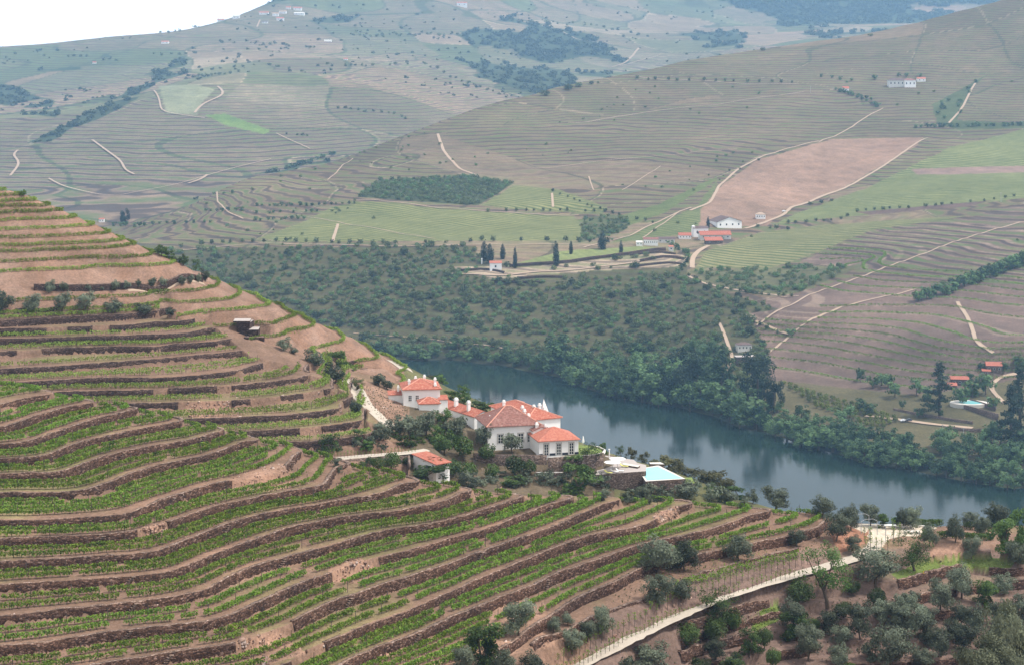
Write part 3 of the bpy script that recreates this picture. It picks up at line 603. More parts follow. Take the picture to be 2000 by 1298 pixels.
def cover_back(PX, PY, D, Z, X):
    # patchwork of plots: one colour per cell of a jittered grid on the ground
    u = X/260+vnoise(X, D, 400, 2)*2.2; v = D/330+vnoise(X+999, D, 400, 2)*2.2
    i = np.floor(u).astype(int); j = np.floor(v).astype(int); h = _perm[i % 256, (j*7) % 256]; h2 = _perm[(i+91) % 256, (j*5+13) % 256]
    pal = np.array([(0.28,0.21,0.15),(0.22,0.17,0.12),(0.16,0.17,0.09),(0.33,0.23,0.17),(0.21,0.19,0.12),(0.25,0.19,0.13),(0.12,0.15,0.07),(0.31,0.25,0.18)])
    col = pal[(h*7.99).astype(int)]
    base = np.array((0.22,0.165,0.12)); k = 0.85
    col = col*k+base*(1-k)
    n = vnoise(X, D, 150, 3)[..., None]; col = col*(1+0.45*n)
    e = np.minimum(np.minimum(u-i, i+1-u), np.minimum(v-j, j+1-v))
    front = (D < 3500) & (PX < 900)
    col = np.where(front[..., None], base*(0.9+0.2*h[..., None])*(1+0.4*n), col)
    col = np.where((e < 0.03)[..., None] & (h2 > 0.4)[..., None], np.array((0.09,0.095,0.055)), col); col = np.where((e < 0.02)[..., None] & (h2 < 0.2)[..., None], np.array((0.36,0.29,0.21)), col)
    pat = np.zeros(PX.shape+(3,)); pat[..., 0] = np.where(h2 > 0.25, 0.9, 0.25); pat[..., 0] = np.where(front, 0.95, pat[..., 0])
    jx = PX+vnoise(X, D, 160, 3)*70; jy = PY+vnoise(X+500, D, 160, 3)*26
    for w in WOODS_B:
        m = in_poly(jx, jy, w) & (vnoise(X, D, 260, 3) > -0.13); col = np.where(m[..., None], np.array((0.06,0.08,0.045))*(1+0.4*n), col); pat[..., 0] = np.where(m, 0, pat[..., 0])
    for w, c in (([(400,225),(440,222),(530,255),(515,262),(440,245)], (0.16,0.24,0.07)), ([(310,168),(385,165),(420,175),(395,200),(385,225),(325,222)], (0.26,0.27,0.17))):
        m = in_poly(PX, PY, w); col = np.where(m[..., None], np.array(c), col); pat[..., 0] = np.where(m, 0.2, pat[..., 0])
    return np.clip(col, 0.01, 1), pat
nD = np.concatenate([np.arange(6, 60, 3.0), np.arange(60, 205, 4.0), np.arange(205, 232, 0.6), np.arange(232, 372, 0.33), np.arange(372, 405, 0.9), np.arange(405, 552, 0.36), np.arange(552, 600, 2.0), np.arange(600, 960, 9.0)])
sheet('hillside', np.r_[np.arange(-600, -200, 8.0), np.arange(-200, 2201, 2.6), np.arange(2204, 2700, 8.0)], nD, z_near, cover_near, M['ground_near'])
fD = np.concatenate([np.arange(900, 1060, 10.0), np.arange(1060, 1520, 1.6), np.arange(1520, 2400, 3.2), np.arange(2400, 3200, 6.0), np.arange(3200, 3860, 30.0)])
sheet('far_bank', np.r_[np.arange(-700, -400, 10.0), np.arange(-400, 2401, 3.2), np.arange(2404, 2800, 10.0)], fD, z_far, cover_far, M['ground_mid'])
bD = np.concatenate([np.arange(2210, 4200, 7.0), np.arange(4200, 6500, 12.0), np.arange(6500, 9380, 30.0)])
sheet('distant_hills', np.r_[np.arange(-700, -400, 12.0), np.arange(-400, 2401, 4.0), np.arange(2404, 2800, 12.0)], bD, z_back, cover_back, M['ground_far'])
# ------------------------------------------------------------------ river
m, t, b = mat_new('river_water', 0.06, 0.5); b.inputs['Base Color'].default_value = (0.010, 0.024, 0.021, 1); b.inputs['IOR'].default_value = 1.23
mp = N(t, 'ShaderNodeMapping'); mp.inputs['Scale'].default_value = (0.05, 0.16, 1); t.links.new(geo_pos(t), mp.inputs[0])
wv = noise(t, 3.0, 4, 0.6, mp.outputs[0])
bk = ramp(t, noise(t, 0.004, 3, 0.5, geo_pos(t)), [(0.4, (0.15, 0.15, 0.15)), (0.6, (1, 1, 1))])
bn = N(t, 'ShaderNodeBump'); bn.inputs['Distance'].default_value = 0.28; t.links.new(wv, bn.inputs['Height']); t.links.new(math_(t, 'MULTIPLY', bk, 0.35), bn.inputs['Strength']); t.links.new(bn.outputs[0], b.inputs['Normal'])
M['water'] = m
xs = np.linspace(-900, 900, 10); ys = np.linspace(640, 1700, 10)
V = [(x, y, 0) for y in ys for x in xs]; Fc = np.array([(r*10+c, r*10+c+1, (r+1)*10+c+1, (r+1)*10+c) for r in range(9) for c in range(9)])
tag(mesh_obj('river', V, Fc, m), kind='structure')
# ------------------------------------------------------------------ level lines
def contours(level, pxs, Ds, A, mask):
    """marching squares on grid A[j,i]; returns polylines of (px, D)"""
    B_ = A-level; segs = []
    ny, nx = A.shape
    s = B_ > 0
    c = (s[:-1, :-1].astype(int)+s[:-1, 1:]*2+s[1:, 1:]*4+s[1:, :-1]*8)
    c[~mask[:-1, :-1]] = 0
    nxt = {}
    def edge(e, j, i):
        # 0 bottom (j), 1 right, 2 top, 3 left -> key + point
        if e == 0: k = (0, j, i); a, b = (j, i), (j, i+1)
        elif e == 2: k = (0, j+1, i); a, b = (j+1, i), (j+1, i+1)
        elif e == 3: k = (1, j, i); a, b = (j, i), (j+1, i)
        else: k = (1, j, i+1); a, b = (j, i+1), (j+1, i+1)
        va, vb = B_[a], B_[b]; t_ = va/(va-vb+1e-12)
        return k, (pxs[a[1]]+(pxs[b[1]]-pxs[a[1]])*t_, Ds[a[0]]+(Ds[b[0]]-Ds[a[0]])*t_)
    T = {1: [(3, 0)], 2: [(0, 1)], 3: [(3, 1)], 4: [(1, 2)], 5: [(3, 0), (1, 2)], 6: [(0, 2)], 7: [(3, 2)], 8: [(2, 3)], 9: [(2, 0)], 10: [(0, 1), (2, 3)], 11: [(2, 1)], 12: [(1, 3)], 13: [(1, 0)], 14: [(0, 3)]}
    pts = {}; adj = {}
    for j, i in zip(*np.nonzero((c > 0) & (c < 15))):
        for e1, e2 in T[int(c[j, i])]:
            k1, p1 = edge(e1, j, i); k2, p2 = edge(e2, j, i); pts[k1] = p1; pts[k2] = p2
            adj.setdefault(k1, []).append(k2); adj.setdefault(k2, []).append(k1)
    out_ = []; seen = set()
    for st in sorted(adj, key=lambda k: (len(adj[k]), k)):
        if st in seen: continue
        line = [st]; seen.add(st); cur = st
        while True:
            n_ = [k for k in adj[cur] if k not in seen]
            if not n_: break
            cur = n_[0]; seen.add(cur); line.append(cur)
        if len(line) > 3: out_.append(np.array([pts[k] for k in line]))
    return out_
def to_world(line, step=1.0, sm=2):
    X = (line[:, 0]-1000)/F*line[:, 1]; P_ = np.stack([X, line[:, 1]], 1)
    d = np.r_[0, np.cumsum(np.hypot(*np.diff(P_, axis=0).T))]
    if d[-1] < 3: return None
    n = max(3, int(d[-1]/step)+1); u = np.linspace(0, d[-1], n)
    Q = np.stack([np.interp(u, d, P_[:, 0]), np.interp(u, d, P_[:, 1])], 1)
    for _ in range(sm): Q[1:-1] = 0.25*Q[:-2]+0.5*Q[1:-1]+0.25*Q[2:]
    return Q
def downhill(Q, S):
    """unit normals pointing to lower ground"""
    d = np.gradient(Q, axis=0); d /= np.linalg.norm(d, axis=1)[:, None]+1e-9; nrm = np.stack([d[:, 1], -d[:, 0]], 1)
    f = lambda q: S(1000+F*q[:, 0]/q[:, 1], q[:, 1])
    s = np.median(f(Q+nrm*0.8)-f(Q-nrm*0.8)); return -nrm if s > 0 else nrm
gpx = np.arange(-200, 2200, 4.0); gD1 = np.arange(222, 384, 0.5); gD2 = np.arange(405, 560, 0.5)
G1 = S1(*np.meshgrid(gpx, gD1)); G2 = S1(*np.meshgrid(gpx, gD2))
PX1, DD1 = np.meshgrid(gpx, gD1); PX2, DD2 = np.meshgrid(gpx, gD2)
Z1 = zone(PX1, DD1, G1); Z2 = zone(PX2, DD2, G2)
from_mask = lambda m: m & np.pad(m[1:, 1:], ((0, 1), (0, 1)), mode='edge')
def grow(m, n=2):
    for _ in range(n):
        m = m | np.roll(m, 1, 0) | np.roll(m, -1, 0) | np.roll(m, 1, 1) | np.roll(m, -1, 1)
    return m
def cut_gaps(Q, gaps):
    """drop stretches of the line inside world discs (x, y, r)"""
    keep = np.ones(len(Q), bool)
    for x, y, r in gaps: keep &= np.hypot(Q[:, 0]-x, Q[:, 1]-y) > r
    res = []; i = 0
    while i < len(Q):
        if keep[i]:
            j = i
            while j < len(Q) and keep[j]: j += 1
            if j-i > 3: res.append(Q[i:j])
            i = j
        else: i += 1
    return res
def wall_mesh(name, Q, z1, h, mat, S=S1, cap=0.45, thick=0.22, label=None, cat='wall', group=None, top_jit=0.06, capmat=None):
    """dry stone wall along Q: face from z1 down h, capped"""
    nrm = downhill(Q, S); n = len(Q); rr = np.random.default_rng(int(abs(Q[0, 0]*13+Q[0, 1]*7)) % 9999)
    jit = rr.normal(0, 1, (n, 4))
    lf = np.convolve(rr.normal(0, 1, n+24), np.ones(25)/25, 'valid')[:n]*5; zt = z1+jit[:, 0]*top_jit*0.6+0.10+np.clip(lf, -1.5, 1.5)*top_jit*1.8
    f0 = Q+nrm*(thick+0.03*jit[:, 1:2]); f1 = Q+nrm*(thick+0.16+0.04*jit[:, 2:3]); bk_ = Q-nrm*cap
    rows = [np.c_[bk_, zt-0.5], np.c_[bk_, zt-0.02], np.c_[f0, zt+0.03*jit[:, 3]], np.c_[(f0+f1)/2+nrm*0.03*jit[:, 3:4], zt-h*0.5], np.c_[f1, zt-h-0.45]]
    V = np.stack(rows, 1).reshape(-1, 3); k = 5
    i = np.arange(n-1)[:, None]*k
    Fc = np.concatenate([np.stack([i+a, i+k+a, i+k+a+1, i+a+1], -1).reshape(-1, 4) for a in range(k-1)])
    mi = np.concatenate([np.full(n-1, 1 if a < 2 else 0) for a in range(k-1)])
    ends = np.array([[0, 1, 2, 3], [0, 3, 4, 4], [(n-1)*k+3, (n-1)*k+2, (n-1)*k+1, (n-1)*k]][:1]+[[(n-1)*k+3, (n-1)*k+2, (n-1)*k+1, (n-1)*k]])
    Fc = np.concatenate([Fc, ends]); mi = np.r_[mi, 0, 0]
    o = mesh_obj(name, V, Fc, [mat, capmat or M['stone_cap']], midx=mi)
    return tag(o, label, cat, group)
def leaf_quads(C_, size, r, up=0.0, out_=None):
    """C_: (n,3) centres -> verts, faces of randomly turned leaf-cluster quads"""
    n = len(C_); a = r.normal(size=(n, 3)); a[:, 2] += up
    if out_ is not None: a = a*0.55+out_
    a /= np.linalg.norm(a, axis=1)[:, None]
    b_ = np.cross(a, r.normal(size=(n, 3))); b_ /= np.linalg.norm(b_, axis=1)[:, None]; c = np.cross(a, b_)
    s = (np.asarray(size)*r.uniform(0.6, 1.3, n))[:, None]
    V = np.stack([C_-b_*s*0.5, C_+c*s*0.38, C_+b_*s*0.5, C_-c*s*0.38], 1).reshape(-1, 3)
    return V, np.arange(4*n).reshape(n, 4)
def vine_row(Q, fn, seed, per_m=92, size=0.30, h=(0.28, 1.12), wid=0.22, mat=None, gap=0.03, stems=True, label=None, group=None):
    r = np.random.default_rng(seed)
    d = np.r_[0, np.cumsum(np.hypot(*np.diff(Q, axis=0).T))]; Lm = d[-1]
    n = int(Lm*per_m)
    if n < 20: return None
    u = r.uniform(0, Lm, n)
    pl = 1.15; k = np.floor(u/pl).astype(int)                      # vines stand 1.15 m apart, some missing
    vig = r.uniform(0.55, 1.15, int(Lm/pl)+2); vig[r.random(len(vig)) < gap] = 0.0
    for _ in range(int(Lm/60)+1):
        if r.random() < 0.0:
            a_ = int(r.uniform(0, len(vig))); vig[a_:a_+int(r.uniform(1, 4))] = 0
    cu = (k+0.5)*pl; u = cu+(u-cu)*1.15; ok = (r.random(n) < vig[k]*1.1) & (vig[k] > 0); u = u[ok]; vg = vig[k][ok]
    if len(u) < 10: return None
    x = np.interp(u, d, Q[:, 0]); y = np.interp(u, d, Q[:, 1]); g = np.gradient(Q, axis=0); gx = np.interp(u, d, g[:, 0]); gy = np.interp(u, d, g[:, 1]); gl = np.hypot(gx, gy)+1e-9
    hh = r.beta(1.6, 1.4, len(u)); lat = r.normal(0, wid, len(u))*(1.1-0.5*hh)
    x = x-gy/gl*lat; y = y+gx/gl*lat
    z = fn(x, y)+h[0]+(h[1]-h[0])*hh*(0.55+0.45*vg)
    V, Fc = leaf_quads(np.stack([x, y, z], 1), size, r, 0.35)
    root = mesh_obj('vine_row', V, Fc, mat or M['vine'])
    tag(root, label, 'vine row', group)
    if stems:
        mb_v = []; mb_f = []
        for q in np.arange(0.5, Lm, pl):
            post = (int(q/pl) % 5 == 0)
            if vig[int(q/pl)] == 0 and not post: continue
            px_, py_ = np.interp(q, d, Q[:, 0]), np.interp(q, d, Q[:, 1]); z0 = float(fn(np.array([px_]), np.array([py_]))[0])
            w = 0.05 if post else 0.035; H = 1.75 if post else 0.6
            b0 = len(mb_v)
            mb_v += [(px_-w, py_-w, z0-0.1), (px_+w, py_-w, z0-0.1), (px_, py_+w, z0-0.1), (px_-w, py_-w, z0+H), (px_+w, py_-w, z0+H), (px_, py_+w, z0+H)]
            mb_f += [(b0, b0+1, b0+4), (b0, b0+4, b0+3), (b0+1, b0+2, b0+5), (b0+1, b0+5, b0+4), (b0+2, b0, b0+3), (b0+2, b0+3, b0+5)]
        if mb_f: tag(mesh_obj('stems', mb_v, np.array(mb_f), M['wood_post'], root), kind='stuff')
    return root
def length(Q): return float(np.hypot(*np.diff(Q, axis=0).T).sum())
def pix(x, y, z): return (1000+F*x/y, Y0+(HC-z)*F/y)
ORD = ['', 'first', 'second', 'third', 'fourth', 'fifth', 'sixth', 'seventh', 'eighth', 'ninth', 'tenth', 'eleventh', 'twelfth', 'thirteenth', 'fourteenth', 'fifteenth', 'sixteenth', 'seventeenth', 'eighteenth', 'nineteenth']
TENS = {2: 'twent', 3: 'thirt', 4: 'fort', 5: 'fift', 6: 'sixt', 7: 'sevent', 8: 'eight', 9: 'ninet'}
def ordn(n):
    if n < 20: return ORD[n]
    if n < 100: return TENS[n//10]+('ieth' if n % 10 == 0 else 'y-'+ORD[n % 10])
    return ('hundred' if n < 200 else 'two hundred')+('th' if n % 100 == 0 else ' and '+ordn(n % 100))
GRP = {}
def later(o, key, x, y=None):
    """collect things of one run; their labels are numbered from the left once all are placed"""
    GRP.setdefault(key, []).append((x, o)); return o
# ------------------------------------------------------------------ foreground terraces: walls and vine rows
nearfn = lambda x, y: gz(x, y, 1)
TAL_C = [(515,925,7),(690,1112,5),(545,1262,6),(300,1036,3),(1305,1000,4)]
gaps = []
for a, b_, r_ in TAL_C:
    h_ = ray(a, b_, (1,))
    if h_: gaps.append((h_[0], h_[1], r_))
mask1 = grow(Z1 == 1, 2)
WORDS = ['topmost', 'second', 'third', 'fourth', 'fifth', 'sixth', 'seventh', 'eighth', 'ninth', 'tenth', 'eleventh', 'twelfth', 'thirteenth', 'fourteenth', 'fifteenth', 'sixteenth', 'seventeenth', 'eighteenth']
def clip_front(line):
    """keep what stands on the visible side of the crest"""
    cD_, _ = crest_D(np.clip(line[:, 0], -200, 1605)); k = line[:, 1] < cD_+3.5
    if k.sum() < 4: return None
    # longest run
    best = (0, 0); i = 0
    while i < len(k):
        if k[i]:
            j = i
            while j < len(k) and k[j]: j += 1
            if j-i > best[1]-best[0]: best = (i, j)
            i = j
        else: i += 1
    return line[best[0]:best[1]]
seed = 10
for k in range(-1, 16):
    lv = ZF(k)
    for ln in contours(lv, gpx, gD1, G1, mask1):
        ln = clip_front(ln)
        if ln is None: continue
        Q = to_world(ln, 0.8)
        if Q is None or length(Q) < 7: continue
        for Qs in cut_gaps(Q, gaps):
            if length(Qs) < 4: continue
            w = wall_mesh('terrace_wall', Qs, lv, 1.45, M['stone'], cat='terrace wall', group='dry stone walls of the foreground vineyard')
            m_ = Qs[len(Qs)//2]; later(w, 'fw', pix(m_[0], m_[1], lv)[1])
    # vine rows on the tread above this lip
    for fr in (0.22, 0.43, 0.64, 0.82):
        lv2 = lv+fr*1.6
        for ln in contours(lv2, gpx, gD1, G1, mask1):
            ln = clip_front(ln)
            if ln is None: continue
            Q = to_world(ln, 0.7)
            if Q is None: continue
            # local tread width decides which rows exist
            e = 0.6; f = lambda q: S1(1000+F*q[:, 0]/q[:, 1], q[:, 1])
            nn = downhill(Q, S1); gr = np.abs(f(Q+nn*e)-f(Q-nn*e))/(2*e)+1e-4; wd = 1.6/gr
            for _ in range(6): wd[1:-1] = (wd[:-2]+wd[1:-1]+wd[2:])/3
            ok = (wd > 2.0) if fr in (0.22, 0.64) else (wd > 10.5)
            i = 0
            while i < len(Q):
                if ok[i]:
                    j = i
                    while j < len(Q) and ok[j]: j += 1
                    if j-i > 8:
                        # long rows are broken where steps cross the terrace
                        L_ = Q[i:j]; seed += 1; nseg = max(1, int(length(L_)/62)); cuts = np.linspace(0, len(L_), nseg+1).astype(int)
                        for a_, b2 in zip(cuts[:-1], cuts[1:]):
                            seed += 1
                            R_ = L_[a_+1:b2-1]
                            if len(R_) < 7: continue
                            o = vine_row(R_, nearfn, seed, group='vine rows on the foreground terraces')
                            if o:
                                m_ = R_[len(R_)//2]; p_ = pix(m_[0], m_[1], lv2); later(o, 'vr', p_[1]*1.0, p_[0])
                    i = j
                else: i += 1
# ---- middle hill
mask2 = grow(Z2 == 2, 1)
ramps = []
for a, b_, r_ in [(110,650,2.2),(198,642,1.8),(58,690,2.5),(185,668,0),(315,765,1.5),(440,768,1.8),(418,745,0),(430,790,2.2),(520,790,3.5),(610,765,2.5),(606,835,2.2),(350,700,0),(390,785,5),(540,700,6),(670,800,2)]:
    h_ = ray(a, b_, (1,))
    if h_ and r_: ramps.append((h_[0], h_[1], r_))
for lv in sorted(WALLS, reverse=True):
    for ln in contours(lv, gpx, gD2, G2, mask2):
        Q = to_world(ln, 0.9, 3)
        if Q is None or length(Q) < 6: continue
        for Qs in cut_gaps(Q, ramps):
            if length(Qs) < 4: continue
            m_ = Qs[len(Qs)//2]
            w = wall_mesh('terrace_wall', Qs, lv, 1.95, M['stone_m'], cat='terrace wall', group='stone walls on the middle hill'); later(w, 'mw', pix(m_[0], m_[1], lv)[1])
    for fr in (0.22, 0.5):
        for ln in contours(lv+fr*2-(0 if lv > 163 else 0), gpx, gD2, G2, mask2):
            Q = to_world(ln, 0.9, 3)
            if Q is None or length(Q) < 8: continue
            nseg = max(1, int(length(Q)/60)); cuts = np.linspace(0, len(Q), nseg+1).astype(int)
            for a_, b2 in zip(cuts[:-1], cuts[1:]):
                seed += 1
                if b2-a_ < 8 or random.random() < 0.10: continue
                R_ = Q[a_+1:b2-2]
                o = vine_row(R_, nearfn, seed, per_m=40, size=0.36, h=(0.3, 1.3), wid=0.3, mat=M['vine_mid'], gap=0.04, group='thin vine rows on the middle hill')
                if o: m_ = R_[len(R_)//2]; later(o, 'mr', pix(m_[0], m_[1], lv)[1])
mask3 = grow(Z2 == 3, 1)
for lv in sorted(HEDGES, reverse=True):
    for dz, wide in (((0.10, 0), (0.26, 1)) if lv < 190 else ((0.10, 0),)):
        for ln in contours(lv+dz*2.0, gpx, gD2, G2, mask3):
            Q = to_world(ln, 0.9, 3)
            if Q is None or length(Q) < 7: continue
            keep = np.ones(len(Q), bool)
            if wide:
                nn = downhill(Q, S1); f = lambda q: S1(1000+F*q[:, 0]/q[:, 1], q[:, 1]); gr = np.abs(f(Q+nn*0.8)-f(Q-nn*0.8))/1.6; keep = gr < 0.05
            i = 0
            while i < len(Q):
                if keep[i]:
                    j = i
                    while j < len(Q) and keep[j]: j += 1
                    if j-i > 9:
                        seed += 1; R_ = Q[i:j]
                        o = vine_row(R_, nearfn, seed, per_m=70, size=0.32, h=(0.1, 1.1), wid=0.26, mat=M['vine_mid'], gap=0.0, stems=False, group='vine hedges along the bare banks of the middle hill')
                        if o: m_ = R_[len(R_)//2]; later(o, 'hr', pix(m_[0], m_[1], lv)[1])
                    i = j
                else: i += 1
def ground_wall(pts, h, mat, lab, layer=1, st=1.0):
    Q = [ray1(a, b) for a, b in pts]; Q = resamp0(np.array([(q[0], q[1]) for q in Q]), st); zz = gz(Q[:, 0], Q[:, 1], layer)
    o = wall_mesh('terrace_wall', Q, 0.0, h, M[mat], S=lambda px, D: np.asarray(D)*1.0, cap=0.8, cat='terrace wall', top_jit=0.05, label=lab)
    me = o.data; co = np.empty(len(me.vertices)*3, np.float32); me.vertices.foreach_get('co', co); co = co.reshape(-1, 3); co[:, 2] += np.repeat(zz+h*0.9, 5); me.vertices.foreach_set('co', co.ravel()); me.update()
def resamp0(Q, st=0.8):
    d = np.r_[0, np.cumsum(np.hypot(*np.diff(Q, axis=0).T))]; u = np.linspace(0, d[-1], max(3, int(d[-1]/st)+1)); Q = np.stack([np.interp(u, d, Q[:, 0]), np.interp(u, d, Q[:, 1])], 1)
    for _ in range(4): Q[1:-1] = 0.25*Q[:-2]+0.5*Q[1:-1]+0.25*Q[2:]
    return Q
ground_wall([(66,566),(130,567),(200,567),(270,565),(330,560),(395,551)], 1.7, 'stone_m', 'long dark stone wall behind the upper row of olive trees on the middle hill')
ground_wall([(30,610),(70,609),(112,607)], 1.0, 'stone_m', 'short dark wall between the two leftmost large olives of the middle hill')
# ---- grove walls
mask4 = grow(Z1 == 4, 1)
for lv in (152.2, 154.0, 155.8, 157.6, 159.2):
    for ln in contours(lv, gpx, gD1, G1, mask4):
        Q = to_world(ln, 0.8, 3)
        if Q is None or length(Q) < 5: continue
        i = 0
        while i < len(Q)-10:
            L_ = random.randint(10, 34)
            if random.random() < 0.72 and len(Q[i:i+L_]) > 6:
                Qs = Q[i:i+L_]; w = wall_mesh('terrace_wall', Qs, lv, 1.2, M['stone'], cat='terrace wall', group='broken stone walls in the olive grove', top_jit=0.16)
                m_ = Qs[len(Qs)//2]; later(w, 'gw', pix(m_[0], m_[1], lv)[0])
            i += L_+random.randint(0, 8)
# lip wall above the trellised road
for ln in contours(163.6, gpx, gD1, G1, grow((PX1 > 1040) & (PX1 < 1560) & (DD1 > 262) & (DD1 < 330), 1)):
    Q = to_world(ln, 0.8, 3)
    if Q is not None and length(Q) > 12:
        tag(wall_mesh('terrace_wall', Q, 163.6, 1.4, M['stone'], top_jit=0.14), 'low rough stone wall on the slope just above the white trellised road', 'terrace wall')
# ---- stone steps let into the foreground walls
for a, b_ in [(118,842),(232,895),(330,978),(193,1050),(250,1138),(255,1190),(243,1245),(322,1285),(437,1030),(545,1107),(675,1189),(565,917),(712,984),(822,1032),(932,1088),(1063,1142),(1068,992),(808,1248),(392,857)]:
    h_ = ray(a, b_-6, (1,))
    if not h_: continue
    x, y = h_[0], h_[1]; q = np.array([[x-1, y], [x, y], [x+1, y]])
    px_ = 1000+F*x/y; s0 = float(S1(px_, y)); k = round((189.2-s0)/1.6); top = ZF(k)
    # find the lip in this column
    Ds = np.arange(y-4, y+5, 0.1); sc = S1(np.full(Ds.shape, px_), Ds); i = int(np.argmin(np.abs(sc-top))); yl = Ds[i]
    g = np.array([float(S1(1000+F*(x+0.5)/yl, yl))-float(S1(1000+F*(x-0.5)/yl, yl)), float(S1(px_, yl+0.5))-float(S1(px_, yl-0.5))]); g /= np.linalg.norm(g)+1e-9
    root = empty('stone_steps', (x, yl, top-1.6), math.atan2(g[1], g[0])-pi/2)
    for st in range(6):
        mb = MB(); z0 = 0.1+st*0.27; mb.box(-0.8+st*0.26, -0.2+st*0.26, -0.7, 0.0, z0, z0+0.09); mb.build('step', M['stone_cap'], root)
    tag(root, None, 'steps', 'stone steps between the foreground terraces'); later(root, 'st', pix(x, yl, top)[0])
# ------------------------------------------------------------------ trees
def crown_pts(n, lobes, r):
    """points through a set of ellipsoid lobes (centre, radii), denser near their surface"""
    vol = np.array([np.prod(l[1]) for l in lobes]); pr = vol**0.8/np.sum(vol**0.8); k = r.choice(len(lobes), n, p=pr)
    d = r.normal(size=(n, 3)); d /= np.linalg.norm(d, axis=1)[:, None]; rad = r.beta(4, 1.3, n)
    Cn = np.array([l[0] for l in lobes])[k]; R_ = np.array([l[1] for l in lobes])[k]
    return Cn+d*R_*rad[:, None]
def lobes_for(kind, r, H, Wd):
    L = []
    if kind == 'olive':
        for i in range(15 if H < 5 else 34):
            a = r.uniform(0, 2*pi); h_ = r.uniform(0.24, 0.84); q = r.uniform(0.12, 0.36)*Wd*(1.1-0.6*abs(h_-0.5))
            L.append(((cos(a)*q, sin(a)*q, H*h_), (Wd*r.uniform(0.12, 0.20)*(1 if H < 5 else 0.62),)*2+(H*r.uniform(0.09, 0.17)*(1 if H < 5 else 0.7),)))
        L.append(((0, 0, H*0.52), (Wd*0.30, Wd*0.30, H*0.32)))
    elif kind == 'round':
        L.append(((0, 0, H*0.56), (Wd*0.42, Wd*0.42, H*0.38)))
        for i in range(10):
            a = r.uniform(0, 2*pi); q = r.uniform(0.2, 0.36)*Wd
            L.append(((cos(a)*q, sin(a)*q, H*r.uniform(0.36, 0.78)), (Wd*r.uniform(0.12, 0.17),)*2+(H*r.uniform(0.12, 0.17),)))
    elif kind == 'bushy':
        L.append(((0, 0, H*0.42), (Wd*0.40, Wd*0.40, H*0.42)))
        for i in range(6):
            a = r.uniform(0, 2*pi); q = r.uniform(0.2, 0.34)*Wd
            L.append(((cos(a)*q, sin(a)*q, H*r.uniform(0.25, 0.72)), (Wd*r.uniform(0.14, 0.2),)*2+(H*r.uniform(0.14, 0.2),)))
    elif kind == 'broad':
        for i in range(15):
            a = r.uniform(0, 2*pi); h_ = r.uniform(0.15, 0.86); q = r.uniform(0.1, 0.40)*Wd*(1.15-0.75*abs(h_-0.4))
            L.append(((cos(a)*q, sin(a)*q, H*h_), (Wd*r.uniform(0.12, 0.22),)*2+(H*r.uniform(0.10, 0.17),)))
    elif kind == 'cypress':
        for i in range(12):
            h_ = 0.06+i*0.076; w_ = 0.5*(1-((h_-0.30)/0.74)**2 if h_ > 0.30 else 0.80+h_*0.66)
            a = r.uniform(0, 2*pi); L.append(((cos(a)*0.05*Wd, sin(a)*0.05*Wd, H*h_), (Wd*w_*0.92, Wd*w_*0.92, H*0.085)))
    elif kind == 'cedar':
        for i in range(26):
            h_ = 0.12+0.85*(i/25)**0.9; w_ = 0.52*(1-h_)**0.75+0.03; a = r.uniform(0, 2*pi); q = w_*Wd*r.uniform(0.5, 0.95)
            L.append(((cos(a)*q, sin(a)*q, H*h_), (Wd*0.17*(1.25-h_), Wd*0.17*(1.25-h_), H*0.03)))
            L.append(((cos(a)*q*0.3, sin(a)*q*0.3, H*h_), (Wd*0.12, Wd*0.12, H*0.04)))
    elif kind == 'open':
        for i in range(22):
            a = r.uniform(0, 2*pi); q = r.uniform(0.1, 0.42)*Wd
            L.append(((cos(a)*q, sin(a)*q, H*r.uniform(0.16, 0.90)), (Wd*r.uniform(0.10, 0.18),)*2+(H*r.uniform(0.07, 0.15),)))
    return L
TREE_SRC = {}
def outward(P_, H):
    o = P_-np.array([0, 0, H*0.45]); return o/(np.linalg.norm(o, axis=1)[:, None]+1e-6)
def tree_source(kind, shape, mat, H, Wd, n, leaf, var, parts=True, name='olive_tree', trunk_h=0.5, nlimb=4):
    r = np.random.default_rng(hash_(kind)+var*17)
    L = lobes_for(shape, r, H, Wd); P_ = crown_pts(n, L, r); P_[:, 2] = np.maximum(P_[:, 2], H*0.08)
    V, Fc = leaf_quads(P_, leaf, r, 0.15, outward(P_, H))
    if not parts:
        # a short trunk joins the crown in the same small mesh
        o = mesh_obj(name, V, Fc, mat); root = o
    else:
        root = empty(name, (0, 0, 0)); mesh_obj('crown', V, Fc, mat, root)
        mb = MB(); tr = 0.03*H
        top = np.array([r.normal(0, .04)*Wd, r.normal(0, .04)*Wd, H*trunk_h*0.6])
        mb.tube([(0, 0, -0.5), (0, 0, 0.05*H), top], [tr*1.3, tr, tr*0.75])
        for i in range(nlimb):
            c = np.array(L[int(r.integers(len(L)))][0]); mid_ = (top+c)/2+np.array([0, 0, -0.04*H]); mb.tube([top*0.9, mid_, c], [tr*0.6, tr*0.4, tr*0.15], 5)
        mb.build('trunk', M['bark'], root)
    root['H'] = H; root['W'] = Wd
    return root
def hash_(s): return sum(ord(c)*(i+1) for i, c in enumerate(s)) % 5000
